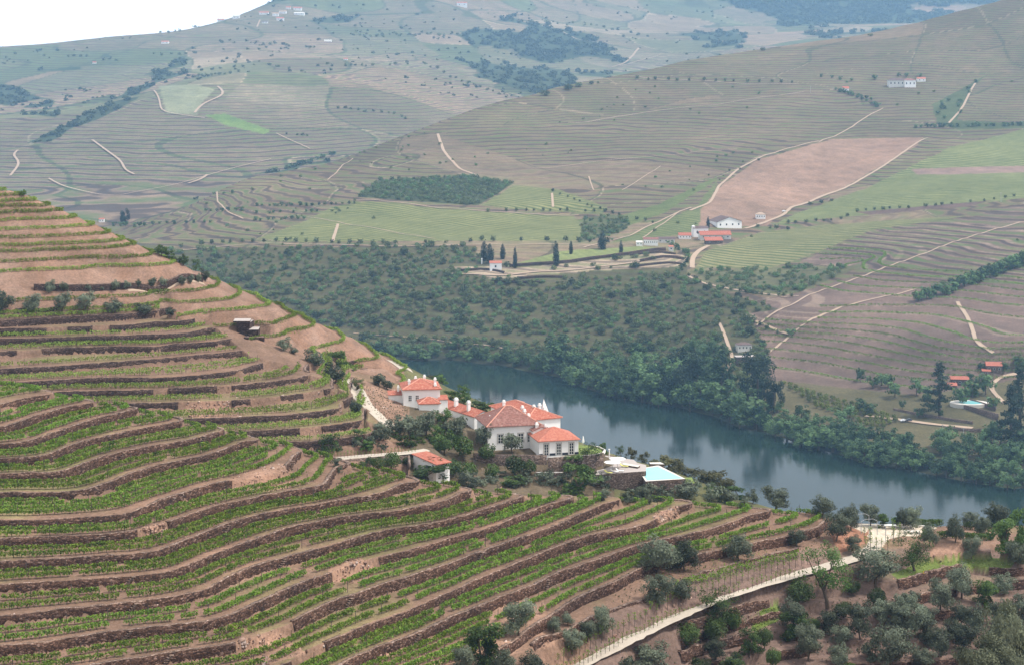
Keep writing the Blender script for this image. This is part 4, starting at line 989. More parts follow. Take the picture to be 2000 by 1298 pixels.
KINDS = {  # shape, material, H, W, leaves, leaf size, trunk
 'O': ('olive', 'olive', 4.5, 4.6, 4200, 0.20, 'olive_tree', 0.4), 'OP': ('olive', 'olive_pale', 5.0, 6.5, 15000, 0.14, 'olive_tree', 0.5),
 'C': ('round', 'citrus', 3.6, 3.8, 2600, 0.20, 'citrus_tree', 0.45), 'B': ('broad', 'broad', 5.5, 5.0, 2800, 0.28, 'leafy_tree', 0.4),
 'A': ('open', 'broad', 6.5, 6.0, 3200, 0.20, 'almond_tree', 0.35), 'E': ('broad', 'brownish', 8, 8, 3600, 0.36, 'eucalyptus_tree', 0.6), 'S': ('broad', 'olive', 2.2, 3.2, 1000, 0.22, 'shrub', 0.3)}
def get_src(k, v, far=False):
    key = (k, v, far)
    if key not in TREE_SRC:
        sh, mt, H, Wd, n, lf, nm, th = KINDS[k]
        TREE_SRC[key] = [tree_source(k+str(far), sh, M[mt], H, Wd, n if not far else n//3, lf if not far else lf*1.6, v, True, nm, th), False]
    return TREE_SRC[key]
def put(src, loc, sx, sz, rz):
    if not src[1]: o = src[0]; src[1] = True
    else: o = copy_tree(src[0])
    o.location = loc; o.scale = (sx, sx, sz); o.rotation_euler = (0, 0, rz); return o
CATS = {'O': 'olive tree', 'OP': 'olive tree', 'C': 'citrus tree', 'B': 'tree', 'A': 'almond tree', 'E': 'eucalyptus', 'S': 'shrub'}
def near_tree(px, yb, w, h, k, key, var=None):
    h_ = ray1(px, min(yb, 1290))
    if h_ is None: return None
    x, y, z, _ = h_
    if yb > 1296:
        D = y
        for D in np.arange(y, 150, -0.5):
            zz = float(z_near(np.array([float(px)]), np.array([D]))[0])
            if Y0+(HC-zz)*F/D >= yb: break
        else:                                           # on the near side of the dell
            D = 215
        x, y = (px-1000)/F*D, D; z = float(z_near(np.array([float(px)]), np.array([float(D)]))[0])
    src = get_src(k, random.randrange(3) if var is None else var, y > 395)
    H, Wd = KINDS[k][2], KINDS[k][3]; m_ = y/F
    o = put(src, (x, y, z-0.25), w*m_/Wd*1.12, h*m_/H*1.08, random.uniform(0, 6.28)); tag(o, None, CATS[k], None)
    return later(o, key, px)
GROVE = [(1285,1122,82,82,'O'),(1337,1114,62,66,'O'),(1288,1184,66,66,'O'),(1330,1174,48,46,'O'),(1443,1094,58,56,'O'),(1557,1066,36,36,'O'),(1013,1240,70,74,'O'),(905,1316,55,70,'O'),(985,1320,55,60,'O'),(1040,1322,62,60,'O'),
 (948,1302,88,92,'B'),(1082,1234,36,36,'O'),(1108,1220,28,30,'O'),(1117,1276,50,52,'O'),(1148,1252,42,46,'O'),(1176,1248,48,72,'O'),(1270,1316,88,66,'O'),(1232,1312,40,36,'S'),(1405,1238,88,92,'A'),(1343,1264,58,52,'C'),(1397,1262,54,52,'C'),(1432,1232,34,40,'C'),
 (1561,1188,60,50,'C'),(1665,1162,32,34,'C'),(1713,1194,38,50,'C'),(1648,1206,40,34,'C'),(1615,1180,98,112,'A'),(1710,1145,88,78,'O'),(1786,1114,76,78,'A'),(1680,1248,56,76,'O'),(1722,1218,58,48,'O'),(1768,1212,50,52,'O'),
 (1552,1250,70,58,'B'),(1578,1294,60,76,'O'),(1463,1278,48,55,'B'),(1492,1268,36,48,'C'),(1588,1228,34,32,'C'),(1510,1304,34,44,'C'),(1397,1290,44,46,'O'),(1368,1318,42,36,'C'),(1425,1322,62,48,'B'),(1462,1320,44,42,'C'),
 (1642,1300,48,52,'O'),(1742,1298,88,92,'O'),(1788,1244,64,70,'O'),(1836,1196,56,66,'O'),(1878,1168,62,72,'O'),(1838,1282,52,62,'O'),(1876,1222,44,52,'O'),(1935,1188,60,56,'B'),(1962,1160,48,46,'O'),(1800,1300,56,46,'O'),(1885,1270,52,52,'O'),
 (1700,1285,48,40,'S'),(1905,1240,56,60,'O'),(1660,1322,40,32,'C'),(1988,1120,54,56,'O'),(1780,1180,36,30,'S'),(1940,1290,70,70,'O')]
for t_ in GROVE: near_tree(*t_[:4], t_[4], {'O': 'g_olive', 'C': 'g_citrus', 'B': 'g_broad', 'A': 'g_almond', 'S': 'g_shrub'}[t_[4]])
taken = [(g[0], g[1]) for g in GROVE]; k_ = 0
for _ in range(400):
    a, b = random.uniform(1480, 2000), random.uniform(1165, 1310)
    if b < 1165+(2000-a)*0.10 or min(math.hypot(a-p[0], (b-p[1])*1.3) for p in taken) < 30: continue
    taken.append((a, b)); k_ += 1; w_ = random.uniform(38, 60); near_tree(a, b, w_, w_*random.uniform(0.9, 1.15), random.choice('OOOOOS'), 'g_olive')
    if k_ >= 14: break
for px, D, w, h, lab in ((1968,248,158,150,'large pale olive tree with broad crown at the right edge above the corner olive'), (1935,214,190,150,'big silvery olive crown filling the bottom right corner')):
    z = float(z_near(np.array([float(px)]), np.array([float(D)]))[0]); yt = {248: 1160, 214: 1236}[D]; zt = HC-(yt-Y0)/F*D
    src = get_src('OP', 1 if D == 248 else 2); Hm = max(4, zt-z); o = put(src, ((px-1000)/F*D, D, z), w*D/F/6.5, Hm/5.0*1.05, D*0.1); tag(o, lab, 'olive tree')
RIDGE_T = [(1515,996,58,50,'O'),(1606,1008,48,46,'O'),(1633,1056,56,58,'O'),(1662,1034,48,54,'O'),(1700,1026,44,46,'O'),(1727,1030,26,30,'B'),(1763,1030,34,42,'O'),(1784,1032,40,46,'O'),(1815,1066,42,50,'O'),(1866,1058,44,58,'O'),(1898,1086,42,52,'O'),(1918,1048,36,42,'O'),(1945,1030,52,54,'O'),(1895,1030,36,34,'O'),(1966,1078,66,74,'B'),(1996,1076,52,86,'B'),(1667,1080,34,38,'O'),(1735,1300,1,1,'S')]
for t_ in RIDGE_T[:-1]: near_tree(*t_[:4], t_[4], 'r_olive' if t_[4] == 'O' else 'r_broad')
GARDEN = [(642,884,46,40,'B'),(738,918,32,28,'C'),(766,919,38,40,'C'),(836,936,84,42,'B'),(866,922,36,24,'S'),(886,918,34,24,'B'),(862,926,40,30,'B'),(868,888,48,50,'B'),(905,898,44,50,'C'),(952,902,36,38,'C'),(885,930,42,34,'C'),(915,934,38,36,'C'),(908,948,36,34,'O'),(961,936,32,34,'C'),(1005,930,42,44,'C'),(1034,928,30,34,'C'),(1127,914,46,32,'B'),(1130,962,74,58,'B'),(1062,944,36,24,'S'),(1002,948,50,22,'B'),
 (890,862,54,54,'O'),(945,874,46,50,'O'),(1000,884,46,42,'O'),(800,856,52,50,'O'),(832,850,50,52,'O'),(772,848,44,38,'O'),(866,828,34,34,'B'),(852,858,34,36,'B'),(750,862,32,30,'S'),(720,868,26,20,'S'),(700,870,26,18,'S'),(809,789,18,18,'B'),(1165,948,50,26,'S'),(1198,940,36,18,'S'),(1262,972,44,32,'O'),(1300,975,40,30,'S'),(1342,974,60,38,'O'),(1390,978,44,36,'S'),(1425,984,36,34,'O'),(1158,905,50,40,'A'),(1455,990,30,24,'S')]+[(random.uniform(900, 1170), random.uniform(928, 952), random.uniform(16, 30), random.uniform(12, 22), 'S') for _ in range(26)]+[(random.uniform(700, 900), random.uniform(838, 880), random.uniform(16, 30), random.uniform(14, 24), random.choice('SBO')) for _ in range(26)]+[(random.uniform(650, 800), random.uniform(905, 925), random.uniform(14, 26), random.uniform(12, 22), random.choice('SC')) for _ in range(8)]+[(random.uniform(1170, 1440), random.uniform(962, 985), random.uniform(18, 34), random.uniform(12, 22), 'S') for _ in range(14)]
for t_ in GARDEN: near_tree(*t_[:4], t_[4], {'O': 'h_olive', 'C': 'h_citrus', 'B': 'h_broad', 'A': 'h_almond', 'S': 'h_shrub'}[t_[4]])
def hill_tree(px, D, yt, w, k, key):
    """tree on the hidden slope behind the crest: distance and crown-top row"""
    z = float(z_near(np.array([float(px)]), np.array([float(D)]))[0]); zt = HC-(yt-Y0)/F*D
    Hm = max(3.5, zt-z); src = get_src(k, random.randrange(3), True)
    o = put(src, ((px-1000)/F*D, D, z-0.1), max(w*D/F, Hm*0.6)/KINDS[k][3], Hm/KINDS[k][2]*1.05, random.uniform(0, 6)); tag(o, None, CATS[k]); return later(o, key, px)
for a in [(822,555,742,30,'B'),(842,552,752,34,'B'),(862,540,762,36,'B'),(884,500,766,44,'B'),(906,505,772,38,'B'),(930,498,778,46,'B'),(955,498,782,36,'B'),(840,548,748,20,'E'),(905,520,766,30,'B'),(975,495,790,30,'B'),(1000,505,782,30,'B')]: hill_tree(*a, 'b_broad')
for a in [(1180,460,868,18,'B'),(1212,462,868,22,'A'),(1232,470,884,28,'E'),(1258,472,890,26,'E'),(1304,470,886,66,'E'),(1338,466,904,52,'E'),(1372,462,912,70,'E'),(1402,458,914,60,'E'),(1422,452,940,44,'E'),(1440,446,952,44,'B'),(1395,440,958,46,'B'),(1360,446,948,36,'S'),(1470,440,968,34,'O'),(1320,480,900,40,'E'),(1280,478,897,34,'E')]: hill_tree(*a, 'e_slope')
MID = [(5,612,46,48,'O'),(60,610,44,40,'O'),(121,608,40,40,'O'),(166,606,42,38,'O'),(222,606,46,28,'O'),(281,612,40,24,'O'),(332,622,24,18,'O'),
 (95,572,24,28,'O'),(125,570,20,22,'O'),(173,568,14,15,'O'),(200,568,9,10,'O'),(226,568,22,24,'O'),(248,565,16,20,'O'),(270,563,15,20,'O'),(297,562,22,22,'O'),(318,561,20,22,'O'),(356,557,19,20,'O'),(373,554,16,20,'O'),(388,552,14,20,'O'),(402,550,20,28,'O'),(383,530,22,24,'A'),(358,512,26,22,'B'),(316,492,30,24,'B'),(330,494,22,20,'B'),(345,506,16,16,'O'),(45,383,16,14,'B'),
 (553,684,30,28,'O'),(575,691,18,17,'O'),(617,718,44,42,'O'),(665,716,42,36,'B'),(655,748,50,42,'O'),(697,762,28,26,'A'),(695,810,28,32,'O'),(740,752,34,26,'O'),(757,760,28,22,'O')]
for t_ in MID: near_tree(*t_[:4], t_[4], 'm_olive' if t_[4] == 'O' else 'm_broad')
# ---- far trees: small single meshes
def far_source(name, shape, mat, H, Wd, n, leaf, var):
    r = np.random.default_rng(hash_(name)+var*31); L = lobes_for(shape, r, H, Wd); P_ = crown_pts(n, L, r); V, Fc = leaf_quads(P_, leaf, r, 0.3, outward(P_, H))
    mb = MB(); mb.tube([(0, 0, -0.6), (0, 0, H*0.5)], [0.035*H, 0.02*H], 5)
    tv = np.array(mb.v); tf = [tuple(q) for q in mb.f if len(q) == 4]
    Fc = np.concatenate([Fc, np.array(tf)+len(V)]); mi = np.r_[np.zeros(n), np.ones(len(tf))]
    return mesh_obj(name, np.concatenate([V, tv]), Fc, [mat, M['bark']], midx=mi)
FS = {}
FK = {'olive': ('olive_tree', 'olive', 'scrub', 5, 5.2, 150, 0.9), 'river': ('riverside_tree', 'broad', 'river', 15, 13, 900, 1.15), 'bush': ('bush', 'bushy', 'scrub', 5, 6, 300, 0.72), 'cypress': ('cypress_tree', 'cypress', 'conifer', 20, 5.2, 1500, 0.8),
      'cedar': ('cedar_tree', 'cedar', 'conifer', 30, 24, 3800, 1.0), 'dark': ('eucalyptus_tree', 'broad', 'conifer', 30, 26, 3600, 1.3), 'orange': ('orange_tree', 'round', 'orange', 4, 4.4, 150, 0.8), 'hazy': ('tree', 'broad', 'scrub', 9, 9, 80, 2.4), 'green': ('leafy_tree', 'broad', 'river', 8, 8, 300, 1.2)}
M['orange'] = foliage('orchard_leaves', (0.07, 0.10, 0.02), (0.20, 0.22, 0.05), scale=0.3)
def far_tree(kind, x, y, z, H, Wd, key, cat=None):
    v = random.randrange(3); kk = (kind, v); nm, sh, mt, H0, W0, n, lf = FK[kind]
    if kk not in FS: o = FS[kk] = far_source(nm, sh, M[mt], H0, W0, n, lf, v)
    else: o = FS[kk].copy(); COL.objects.link(o)
    o.location = (x, y, z-0.2); o.scale = (Wd/W0, Wd/W0, H/H0); o.rotation_euler = (0, 0, random.uniform(0, 6.28)); tag(o, None, cat or nm.replace('_', ' '))
    return later(o, key, 1000+F*x/y)
def far_at(kind, px, py, h, w, key, layers=(2,)):
    r_ = ray(px, py, layers)
    if not r_: return None
    x, y, z, _ = r_; return far_tree(kind, x, y, z, h*y/F, w*y/F, key)
def row(kind, pts, step, h, w, key, layers=(2,), jit=2.0, skip=0.12):
    P_ = np.array(pts, float); d = np.r_[0, np.cumsum(np.hypot(*np.diff(P_, axis=0).T))]
    for u in np.arange(0, d[-1], step):
        if random.random() < skip: continue
        u += random.uniform(-.25, .25)*step; s_ = random.uniform(0.75, 1.2)
        far_at(kind, np.interp(u, d, P_[:, 0]), np.interp(u, d, P_[:, 1])+random.uniform(-jit, jit)*0.4, h*s_, w*s_*random.uniform(.85, 1.15), key, layers)
row('olive', [(350,484),(460,474),(560,473),(640,476),(800,478),(940,472),(1100,472),(1200,476)], 21, 12, 14, 'o_edge')
row('olive', [(940,414),(1060,412),(1180,414),(1290,440)], 17, 8, 9, 'o_field'); row('olive', [(765,352),(860,350),(940,350)], 15, 8, 9, 'o_dark')
row('olive', [(610,402),(700,398)], 12, 8, 9, 'o_left'); row('olive', [(1080,375),(1150,402),(1220,425)], 14, 7, 8, 'o_field')
for p in ([(400,413),(490,412)], [(500,403),(620,402)], [(500,418),(625,414)], [(415,380),(470,379)], [(500,431),(600,428)], [(300,438),(340,436)], [(340,438),(420,434)]): row('green', p, 12, 8, 10, 'o_left')
row('olive', [(560,328),(660,309),(740,279),(800,256),(880,227),(960,201),(1035,180)], 13, 7, 8, 'o_ridge', skip=0.08)
for a in ((1065,182,14,26),(1110,170,14,26),(1130,165,12,20),(1155,160,9,12),(1490,94,8,16),(1700,66,7,14)): far_at('bush', a[0], a[1]+5, a[2], a[3], 'o_ridge')
row('olive', [(1240,156),(1320,158),(1420,160),(1560,163)], 22, 8, 9, 'o_upper'); row('green', [(1640,180),(1700,195),(1715,210),(1660,185),(1620,172)], 9, 8, 11, 'o_upper'); row('green', [(1600,150),(1680,160),(1740,152),(1800,150)], 22, 9, 11, 'o_upper')
row('olive', [(1400,300+40),(1450,330),(1500,305)], 22, 6, 8, 'o_upper'); row('green', [(1790,250),(1830,249),(1900,247),(2010,245)], 9, 9, 12, 'o_upper')
for _ in range(34):
    a, b_ = random.uniform(1820,1930), random.uniform(150,235)
    if in_poly(a, b_, FIELDS_F[15][0]): far_at('green', a, b_, 8, 11, 'o_upper')
row('olive', [(1480,444),(1560,452)], 21, 9, 11, 'o_right'); row('olive', [(1540,437),(1640,430),(1680,412),(1800,406),(1920,394),(1990,382)], 17, 8, 10, 'o_right'); row('olive', [(1560,406),(1600,398),(1640,390)], 22, 8, 14, 'o_right')
row('olive', [(1345,540),(1372,556),(1410,566),(1470,575),(1560,582)], 15, 10, 11, 'o_road', skip=0.03); row('olive', [(1480,634),(1505,648),(1525,655)], 20, 14, 12, 'o_road')
row('green', [(1310,482),(1345,500),(1340,515),(1320,540)], 9, 14, 14, 'o_farm'); row('green', [(1140,430),(1200,436),(1230,440),(1160,450),(1210,455),(1150,468),(1200,470)], 15, 6, 9, 'o_gully', skip=0.05)
row('green', [(200,440),(260,444),(300,440)], 12, 12, 14, 'o_left', (2, 3)); row('green', [(560,330),(600,318),(660,301)], 9, 9, 14, 'o_left', (2, 3))
far_at('dark', 243, 440, 36, 24, 'o_left', (2, 3))
row('green', [(1790,590),(1850,575),(1920,548),(1990,520),(2060,500)], 10, 26, 28, 'o_band', skip=0); row('bush', [(1830,565),(1900,540),(1990,510)], 16, 16, 20, 'o_band')
for a in ((945,510,42,17),(957,514,40,20),(982,506,32,13),(1006,524,44,11),(1086,520,52,16),(1115,496,28,10),(1176,487,38,21),(1213,496,28,10)): far_at('cypress', a[0], a[1], a[2], a[3], 'cypress')
far_at('cypress', 1383, 446, 24, 9, 'cypress')
for a, nm in (((1330,782,112,92),'dark'), ((1480,796,115,78),'dark'), ((1512,806,80,40),'dark')): far_at(nm, *a[:2], a[2], a[3], 'dark_river')
for a in ((1835,812,108,78),(1992,842,132,84),(1975,870,120,80)): far_at('cedar', *a, 'cedar')
for a in ((1680,745,30,26),(1705,757,28,30),(1722,752,26,28),(1748,776,34,38),(1735,757,30,30),(1790,772,36,32),(1812,780,30,30),(1763,798,20,16),(1795,815,22,22),(1838,812,14,14),(1545,655,16,24),(1900,775,40,44),(1925,770,44,46),(1880,790,40,40),(1940,800,30,30),(1915,720,14,18),(1960,725,20,28),(1990,720,28,34),(1895,745,20,24),(1950,850,34,36),(1925,870,34,40),(1985,900,40,44),(1680,800,26,30),(1700,808,26,30),(1660,815,28,34),(1866,845,10,12)): far_at('green', *a, 'o_bank')
# riverside belt
for rr_, (off, n_, hs) in enumerate(((-3, 78, (20, 34)), (14, 60, (28, 46)), (42, 34, (26, 44)))):
    for i in range(n_):
        px = 700+i*(1330/n_)+random.uniform(-8, 8); 
        if rr_ == 2 and px < 1060: continue
        if 1745 < px < 1850 and rr_ > 0: continue
        k = 0.6 if px < 1060 else 1.0
        D = float(shD(px))+off*(0.5 if px < 1060 else 1)+random.uniform(0, 9); z = float(z_far(np.array([px]), np.array([D]))[0]); hh = random.uniform(*hs)*k*(1.15 if px < 1060 else 1.5 if (rr_ == 0 or px < 1480) else 0.95); 
        far_tree('river', (px-1000)/F*D, D, max(z, 0.3)-0.04*hh*D/F, hh*D/F, hh*random.uniform(0.95, 1.3)*D/F, 'river')
for _ in range(80):   # deep belt on the right bank and by the cottage
    px = random.uniform(1560, 2030); py = random.uniform(848, 905) if px > 1700 else random.uniform(840, 872)
    if in_poly(px, py, [(1690,800),(1930,825),(1930,852),(1760,850),(1690,830)]): continue
    hh = random.uniform(28, 44); far_at('river', px, py+12, hh, hh*1.05, 'river')
for _ in range(36):
    px = random.uniform(1180, 1420); py = random.uniform(690, 790); hh = random.uniform(26, 42)
    if py < float(np.interp(px, *zip(*shore)))-4: far_at('river', px, py, hh, hh*1.05, 'river')
n_or = 0
for r_ in range(7):
    for c_ in range(22):
        px = 1530+c_*12+r_*13; py = 752+c_*3.6+r_*10
        if in_poly(px, py, [(1515,745),(1620,752),(1720,785),(1770,812),(1720,842),(1600,800)]) and random.random() < 0.93: far_at('orange', px+random.uniform(-2, 2), py+random.uniform(-1, 1), 11, 13, 'orchard')
# ---- woodland on the far slope: the largest bushes as things, the rest as one mass
def inst_mass(name, srcs, items, mat, label):
    """items: (x, y, z, sxy, sz) merged into one mesh"""
    r = np.random.default_rng(5); VV = []; n = 0; FF = []
    for it in items:
        V, Fc = srcs[int(r.integers(len(srcs)))]; a = r.uniform(0, 2*pi); c, s_ = cos(a), sin(a)
        W_ = np.empty_like(V); W_[:, 0] = (V[:, 0]*c-V[:, 1]*s_)*it[3]+it[0]; W_[:, 1] = (V[:, 0]*s_+V[:, 1]*c)*it[3]+it[1]; W_[:, 2] = V[:, 2]*it[4]+it[2]
        VV.append(W_); FF.append(Fc+n); n += len(V)
    nf = [len(f) for f in FF]; ch = [0 if r.random() < 0.72 else 1 for _ in nf] if isinstance(mat, list) else [0]*len(nf)
    o = mesh_obj(name, np.concatenate(VV), np.concatenate(FF), mat, midx=np.repeat(ch, nf)); return tag(o, label, 'woodland', kind='stuff')
def bush_src(n, leaf, k=4):
    res = []
    for v in range(k):
        r = np.random.default_rng(40+v); P_ = crown_pts(n, lobes_for('bushy', r, 1, 1.15), r); res.append(leaf_quads(P_, leaf, r, 0.3, outward(P_, 1)))
    return res
WOOD = FIELDS_F[0][0]; items = []; tries = 0
def blocked(px, py): return in_poly(px, py, [(880,520),(985,508),(1100,486),(1350,480),(1345,535),(1150,545),(960,552)]) or in_poly(px, py, [(1400,625),(1425,625),(1445,700),(1440,745),(1405,745)]) or in_poly(px, py, [(1425,660),(1475,660),(1475,700),(1425,700)])
cell = {}
while len(items) < 2700 and tries < 12000:
    tries += 1
    px = random.uniform(330, 1520); py = random.uniform(478, 760)
    ysh = float(np.interp(px, *zip(*shore)))
    if not in_poly(px, py, WOOD) or py > ysh-6: continue
    if blocked(px, py) and random.random() < 0.93: continue
    if 640 < py-0.05*(px-700) < 652 and px < 1080: continue
    q = (int(px/8), int(py/4.5))
    if q in cell: continue
    cell[q] = 1
    h_ = ray(px, py, (2,))
    if h_: s_ = random.uniform(3.0, 5.8)*(1.6 if random.random() < 0.15 else 1); items.append((h_[0], h_[1], h_[2]-0.3, s_*1.15, s_*0.95, px, py))
for poly, n_, sz in ((FIELDS_F[14][0], 150, 5.0), (FIELDS_F[3][0], 520, 5.0), (FIELDS_F[8][0], 60, 5)):
    xs_ = [p[0] for p in poly]; ys_ = [p[1] for p in poly]; c_ = 0
    for _ in range(n_*6):
        px = random.uniform(min(xs_), max(xs_)); py = random.uniform(min(ys_), max(ys_))
        if in_poly(px, py, poly):
            h_ = ray(px, py, (2,)); c_ += 1
            if h_: s_ = random.uniform(0.6, 1.3)*sz; items.append((h_[0], h_[1], h_[2]-0.3, s_*1.15, s_, px, py))
        if c_ >= n_: break
items.sort(key=lambda q: -q[3]/q[1])
for it in items[:240]: far_tree('bush', it[0], it[1], it[2], it[4], it[3]*1.0, 'wood_bush')
for _ in range(420):
    px, py = random.uniform(300, 2000), random.uniform(120, 480); h_ = ray(px, py, (2,))
    if h_ and vnoise(h_[0], h_[1], 220, 2) > 0.04 and not in_poly(px, py, FIELDS_F[9][0]): s_ = random.uniform(2.0, 4.5); items.append((h_[0], h_[1], h_[2]-0.3, s_*1.2, s_))
inst_mass('woodland', bush_src(230, 0.15), items[240:], [M['scrub'], M['river']], 'dense dark green scrub and cork oak woodland on the slope above the far bank')
items = []
for w in WOODS_B:
    xs_ = [p[0] for p in w]; ys_ = [p[1] for p in w]; ar = (max(xs_)-min(xs_))*(max(ys_)-min(ys_)); 
    for _ in range(int(ar/42)):
        px = random.uniform(min(xs_)-30, max(xs_)+30); py = random.uniform(max(min(ys_), -30), max(ys_)+10)
        h_ = ray(px, py, (3,))
        if h_ and in_poly(px+vnoise(h_[0], h_[1], 160, 3)*70, py+vnoise(h_[0]+500, h_[1], 160, 3)*26, w):
            if h_ and vnoise(h_[0], h_[1], 260, 3) > -0.13+random.uniform(-0.05, 0.05): s_ = random.uniform(7, 17)*h_[1]/5000; items.append((h_[0], h_[1], h_[2]-1, s_*1.5, s_))
for _ in range(1900):
    px, py = random.uniform(0, 1500), random.uniform(10, 420); h_ = ray(px, py, (3,))
    if h_ and vnoise(h_[0], h_[1], 500, 2) > -0.02: s_ = random.uniform(3, 9); items.append((h_[0], h_[1], h_[2]-1, s_*1.3, s_))
inst_mass('distant_woods', bush_src(40, 0.36), items, M['scrub'], 'hazy blue green woods in the folds of the distant hills')
for pts, st in (([(130,110),(230,118)],14), ([(360,152),(470,142)],9), ([(500,85),(620,95)],13), ([(640,128),(800,128)],11), ([(560,262),(600,268)],10), ([(660,210),(700,216),(780,225),(800,240)],14), ([(1000,190),(900,160),(820,120)],13), ([(700,72),(800,70),(900,68)],12), ([(170,70),(200,67),(330,64),(400,50)],13), ([(300,108),(380,104)],16), ([(1050,45),(1150,50),(1260,72)],18), ([(480,120),(600,140)],22), ([(840,75),(880,78)],9)):
    row('hazy', pts, st, 6, 8, 'hz', (3,), 6, 0.1)
far_at('cypress', 250, 66, 12, 4, 'hz', (3,))
# ------------------------------------------------------------------ buildings
M['ridge'] = plain('ridge_tile_clay', (0.62, 0.30, 0.22), 0.9, 0.2, 3)
def set_uv(o):
    me = o.data; uv = me.uv_layers.new(name='UVMap'); 
    for p in me.polygons:
        n = p.normal; e = np.cross((0, 0, 1), n); l = np.linalg.norm(e); e = e/l if l > 1e-4 else np.array((1, 0, 0)); g = np.cross(n, e)
        for li in p.loop_indices:
            c = np.array(me.vertices[me.loops[li].vertex_index].co); uv.data[li].uv = (float(c@e), float(c@g))
def roof_mesh(w, d, h, rise, over, kind, mat, root, t=0.16):
    x0, x1, y0, y1 = -w/2-over, w/2+over, -over, d+over; z = h; mb = MB()
    W_, D_ = x1-x0, y1-y0
    if kind == 'hip':
        if D_ >= W_: r0, r1 = (0, y0+W_/2), (0, y1-W_/2)
        else: r0, r1 = (x0+D_/2, (y0+y1)/2), (x1-D_/2, (y0+y1)/2)
        v = [(x0,y0,z),(x1,y0,z),(x1,y1,z),(x0,y1,z),(r0[0],r0[1],z+rise),(r1[0],r1[1],z+rise)]
        f = [(0,1,4),(1,2,5,4),(2,3,5),(3,0,4,5)] if D_ >= W_ else [(0,1,5,4),(1,2,5),(2,3,4,5),(3,0,4)]
    elif kind == 'gable':                                   # ridge runs front to back
        v = [(x0,y0,z),(x1,y0,z),(x1,y1,z),(x0,y1,z),(0,y0,z+rise),(0,y1,z+rise)]; f = [(1,2,5,4),(3,0,4,5)]
    elif kind == 'gablex':
        ym = (y0+y1)/2; v = [(x0,y0,z),(x1,y0,z),(x1,y1,z),(x0,y1,z),(x0,ym,z+rise),(x1,ym,z+rise)]; f = [(0,1,5,4),(2,3,4,5)]
    else:                                                   # single slope falling to the front
        v = [(x0,y0,z),(x1,y0,z),(x1,y1,z+rise),(x0,y1,z+rise)]; f = [(0,1,2,3)]
    mb.add(v, f); n = len(v); mb.add([(a, b, c-t) for a, b, c in v], [tuple(reversed(q)) for q in f])
    cnt = {}
    for q in f:
        for a, b in zip(q, q[1:]+q[:1]): cnt[(a, b)] = 1
    for (a, b) in cnt:
        if (b, a) not in cnt: mb.f.append((a, a+n, b+n, b)); mb.m.append(0)
    o = mb.build('roof', mat, root); set_uv(o)
    if kind == 'hip' and mat.name in ('red_tiles', 'weathered_tiles') and w > 3:
        rt = MB()
        for a_, b_ in ((0, 4), (1, 4 if D_ >= W_ else 5), (2, 5), (3, 5 if D_ >= W_ else 4), (4, 5)): rt.tube([np.array(v[a_])+(0, 0, .03), np.array(v[b_])+(0, 0, .03)], [0.13, 0.13], 5)
        rt.build('ridge_tiles', M['ridge'], o)
    return o
def window(root, x, z, w, h, y=0.0, door=False, sur=None, cols=2, rows_=3):
    mb = MB(); f = 0.09
    mb.box(x-w/2, x+w/2, y-0.05, y-0.005, z, z+f); mb.box(x-w/2, x+w/2, y-0.05, y-0.005, z+h-f, z+h)
    mb.box(x-w/2, x-w/2+f, y-0.05, y-0.005, z+f, z+h-f); mb.box(x+w/2-f, x+w/2, y-0.05, y-0.005, z+f, z+h-f)
    for c in range(1, cols): xx = x-w/2+w*c/cols; mb.box(xx-0.05, xx+0.05, y-0.048, y-0.006, z+f, z+h-f)
    for r in range(1, rows_): zz = z+h*r/rows_; mb.box(x-w/2+f, x+w/2-f, y-0.044, y-0.008, zz-0.035, zz+0.035)
    fr = mb.build('door_frame' if door else 'window', M['frame'], root)
    g = MB(); g.box(x-w/2+f/2, x+w/2-f/2, y-0.025, y+0.05, z+f/2, z+h-f/2); g.build('pane', M['glass'], fr)
    if sur:
        s = MB(); s.box(x-w/2-0.2, x+w/2+0.2, y-0.09, y-0.003, z+h+0.002, z+h+0.24); s.box(x-w/2-0.17, x-w/2-0.002, y-0.07, y-0.003, z, z+h); s.box(x+w/2+0.002, x+w/2+0.17, y-0.07, y-0.003, z, z+h); s.build('surround', M[sur], fr)
    return fr
def chimney(root, x, y, z0, z1, s=0.42):
    s *= 0.8; z1 -= 0.2*(z1-z0)
    mb = MB(); mb.box(x-s, x+s, y-s, y+s, z0, z1); mb.box(x-s*1.3, x+s*1.3, y-s*1.3, y+s*1.3, z1-0.45, z1-0.3); mb.box(x-s*0.8, x+s*0.8, y-s*0.8, y+s*0.8, z1+0.002, z1+0.16)
    return mb.build('chimney', M['white'], root)
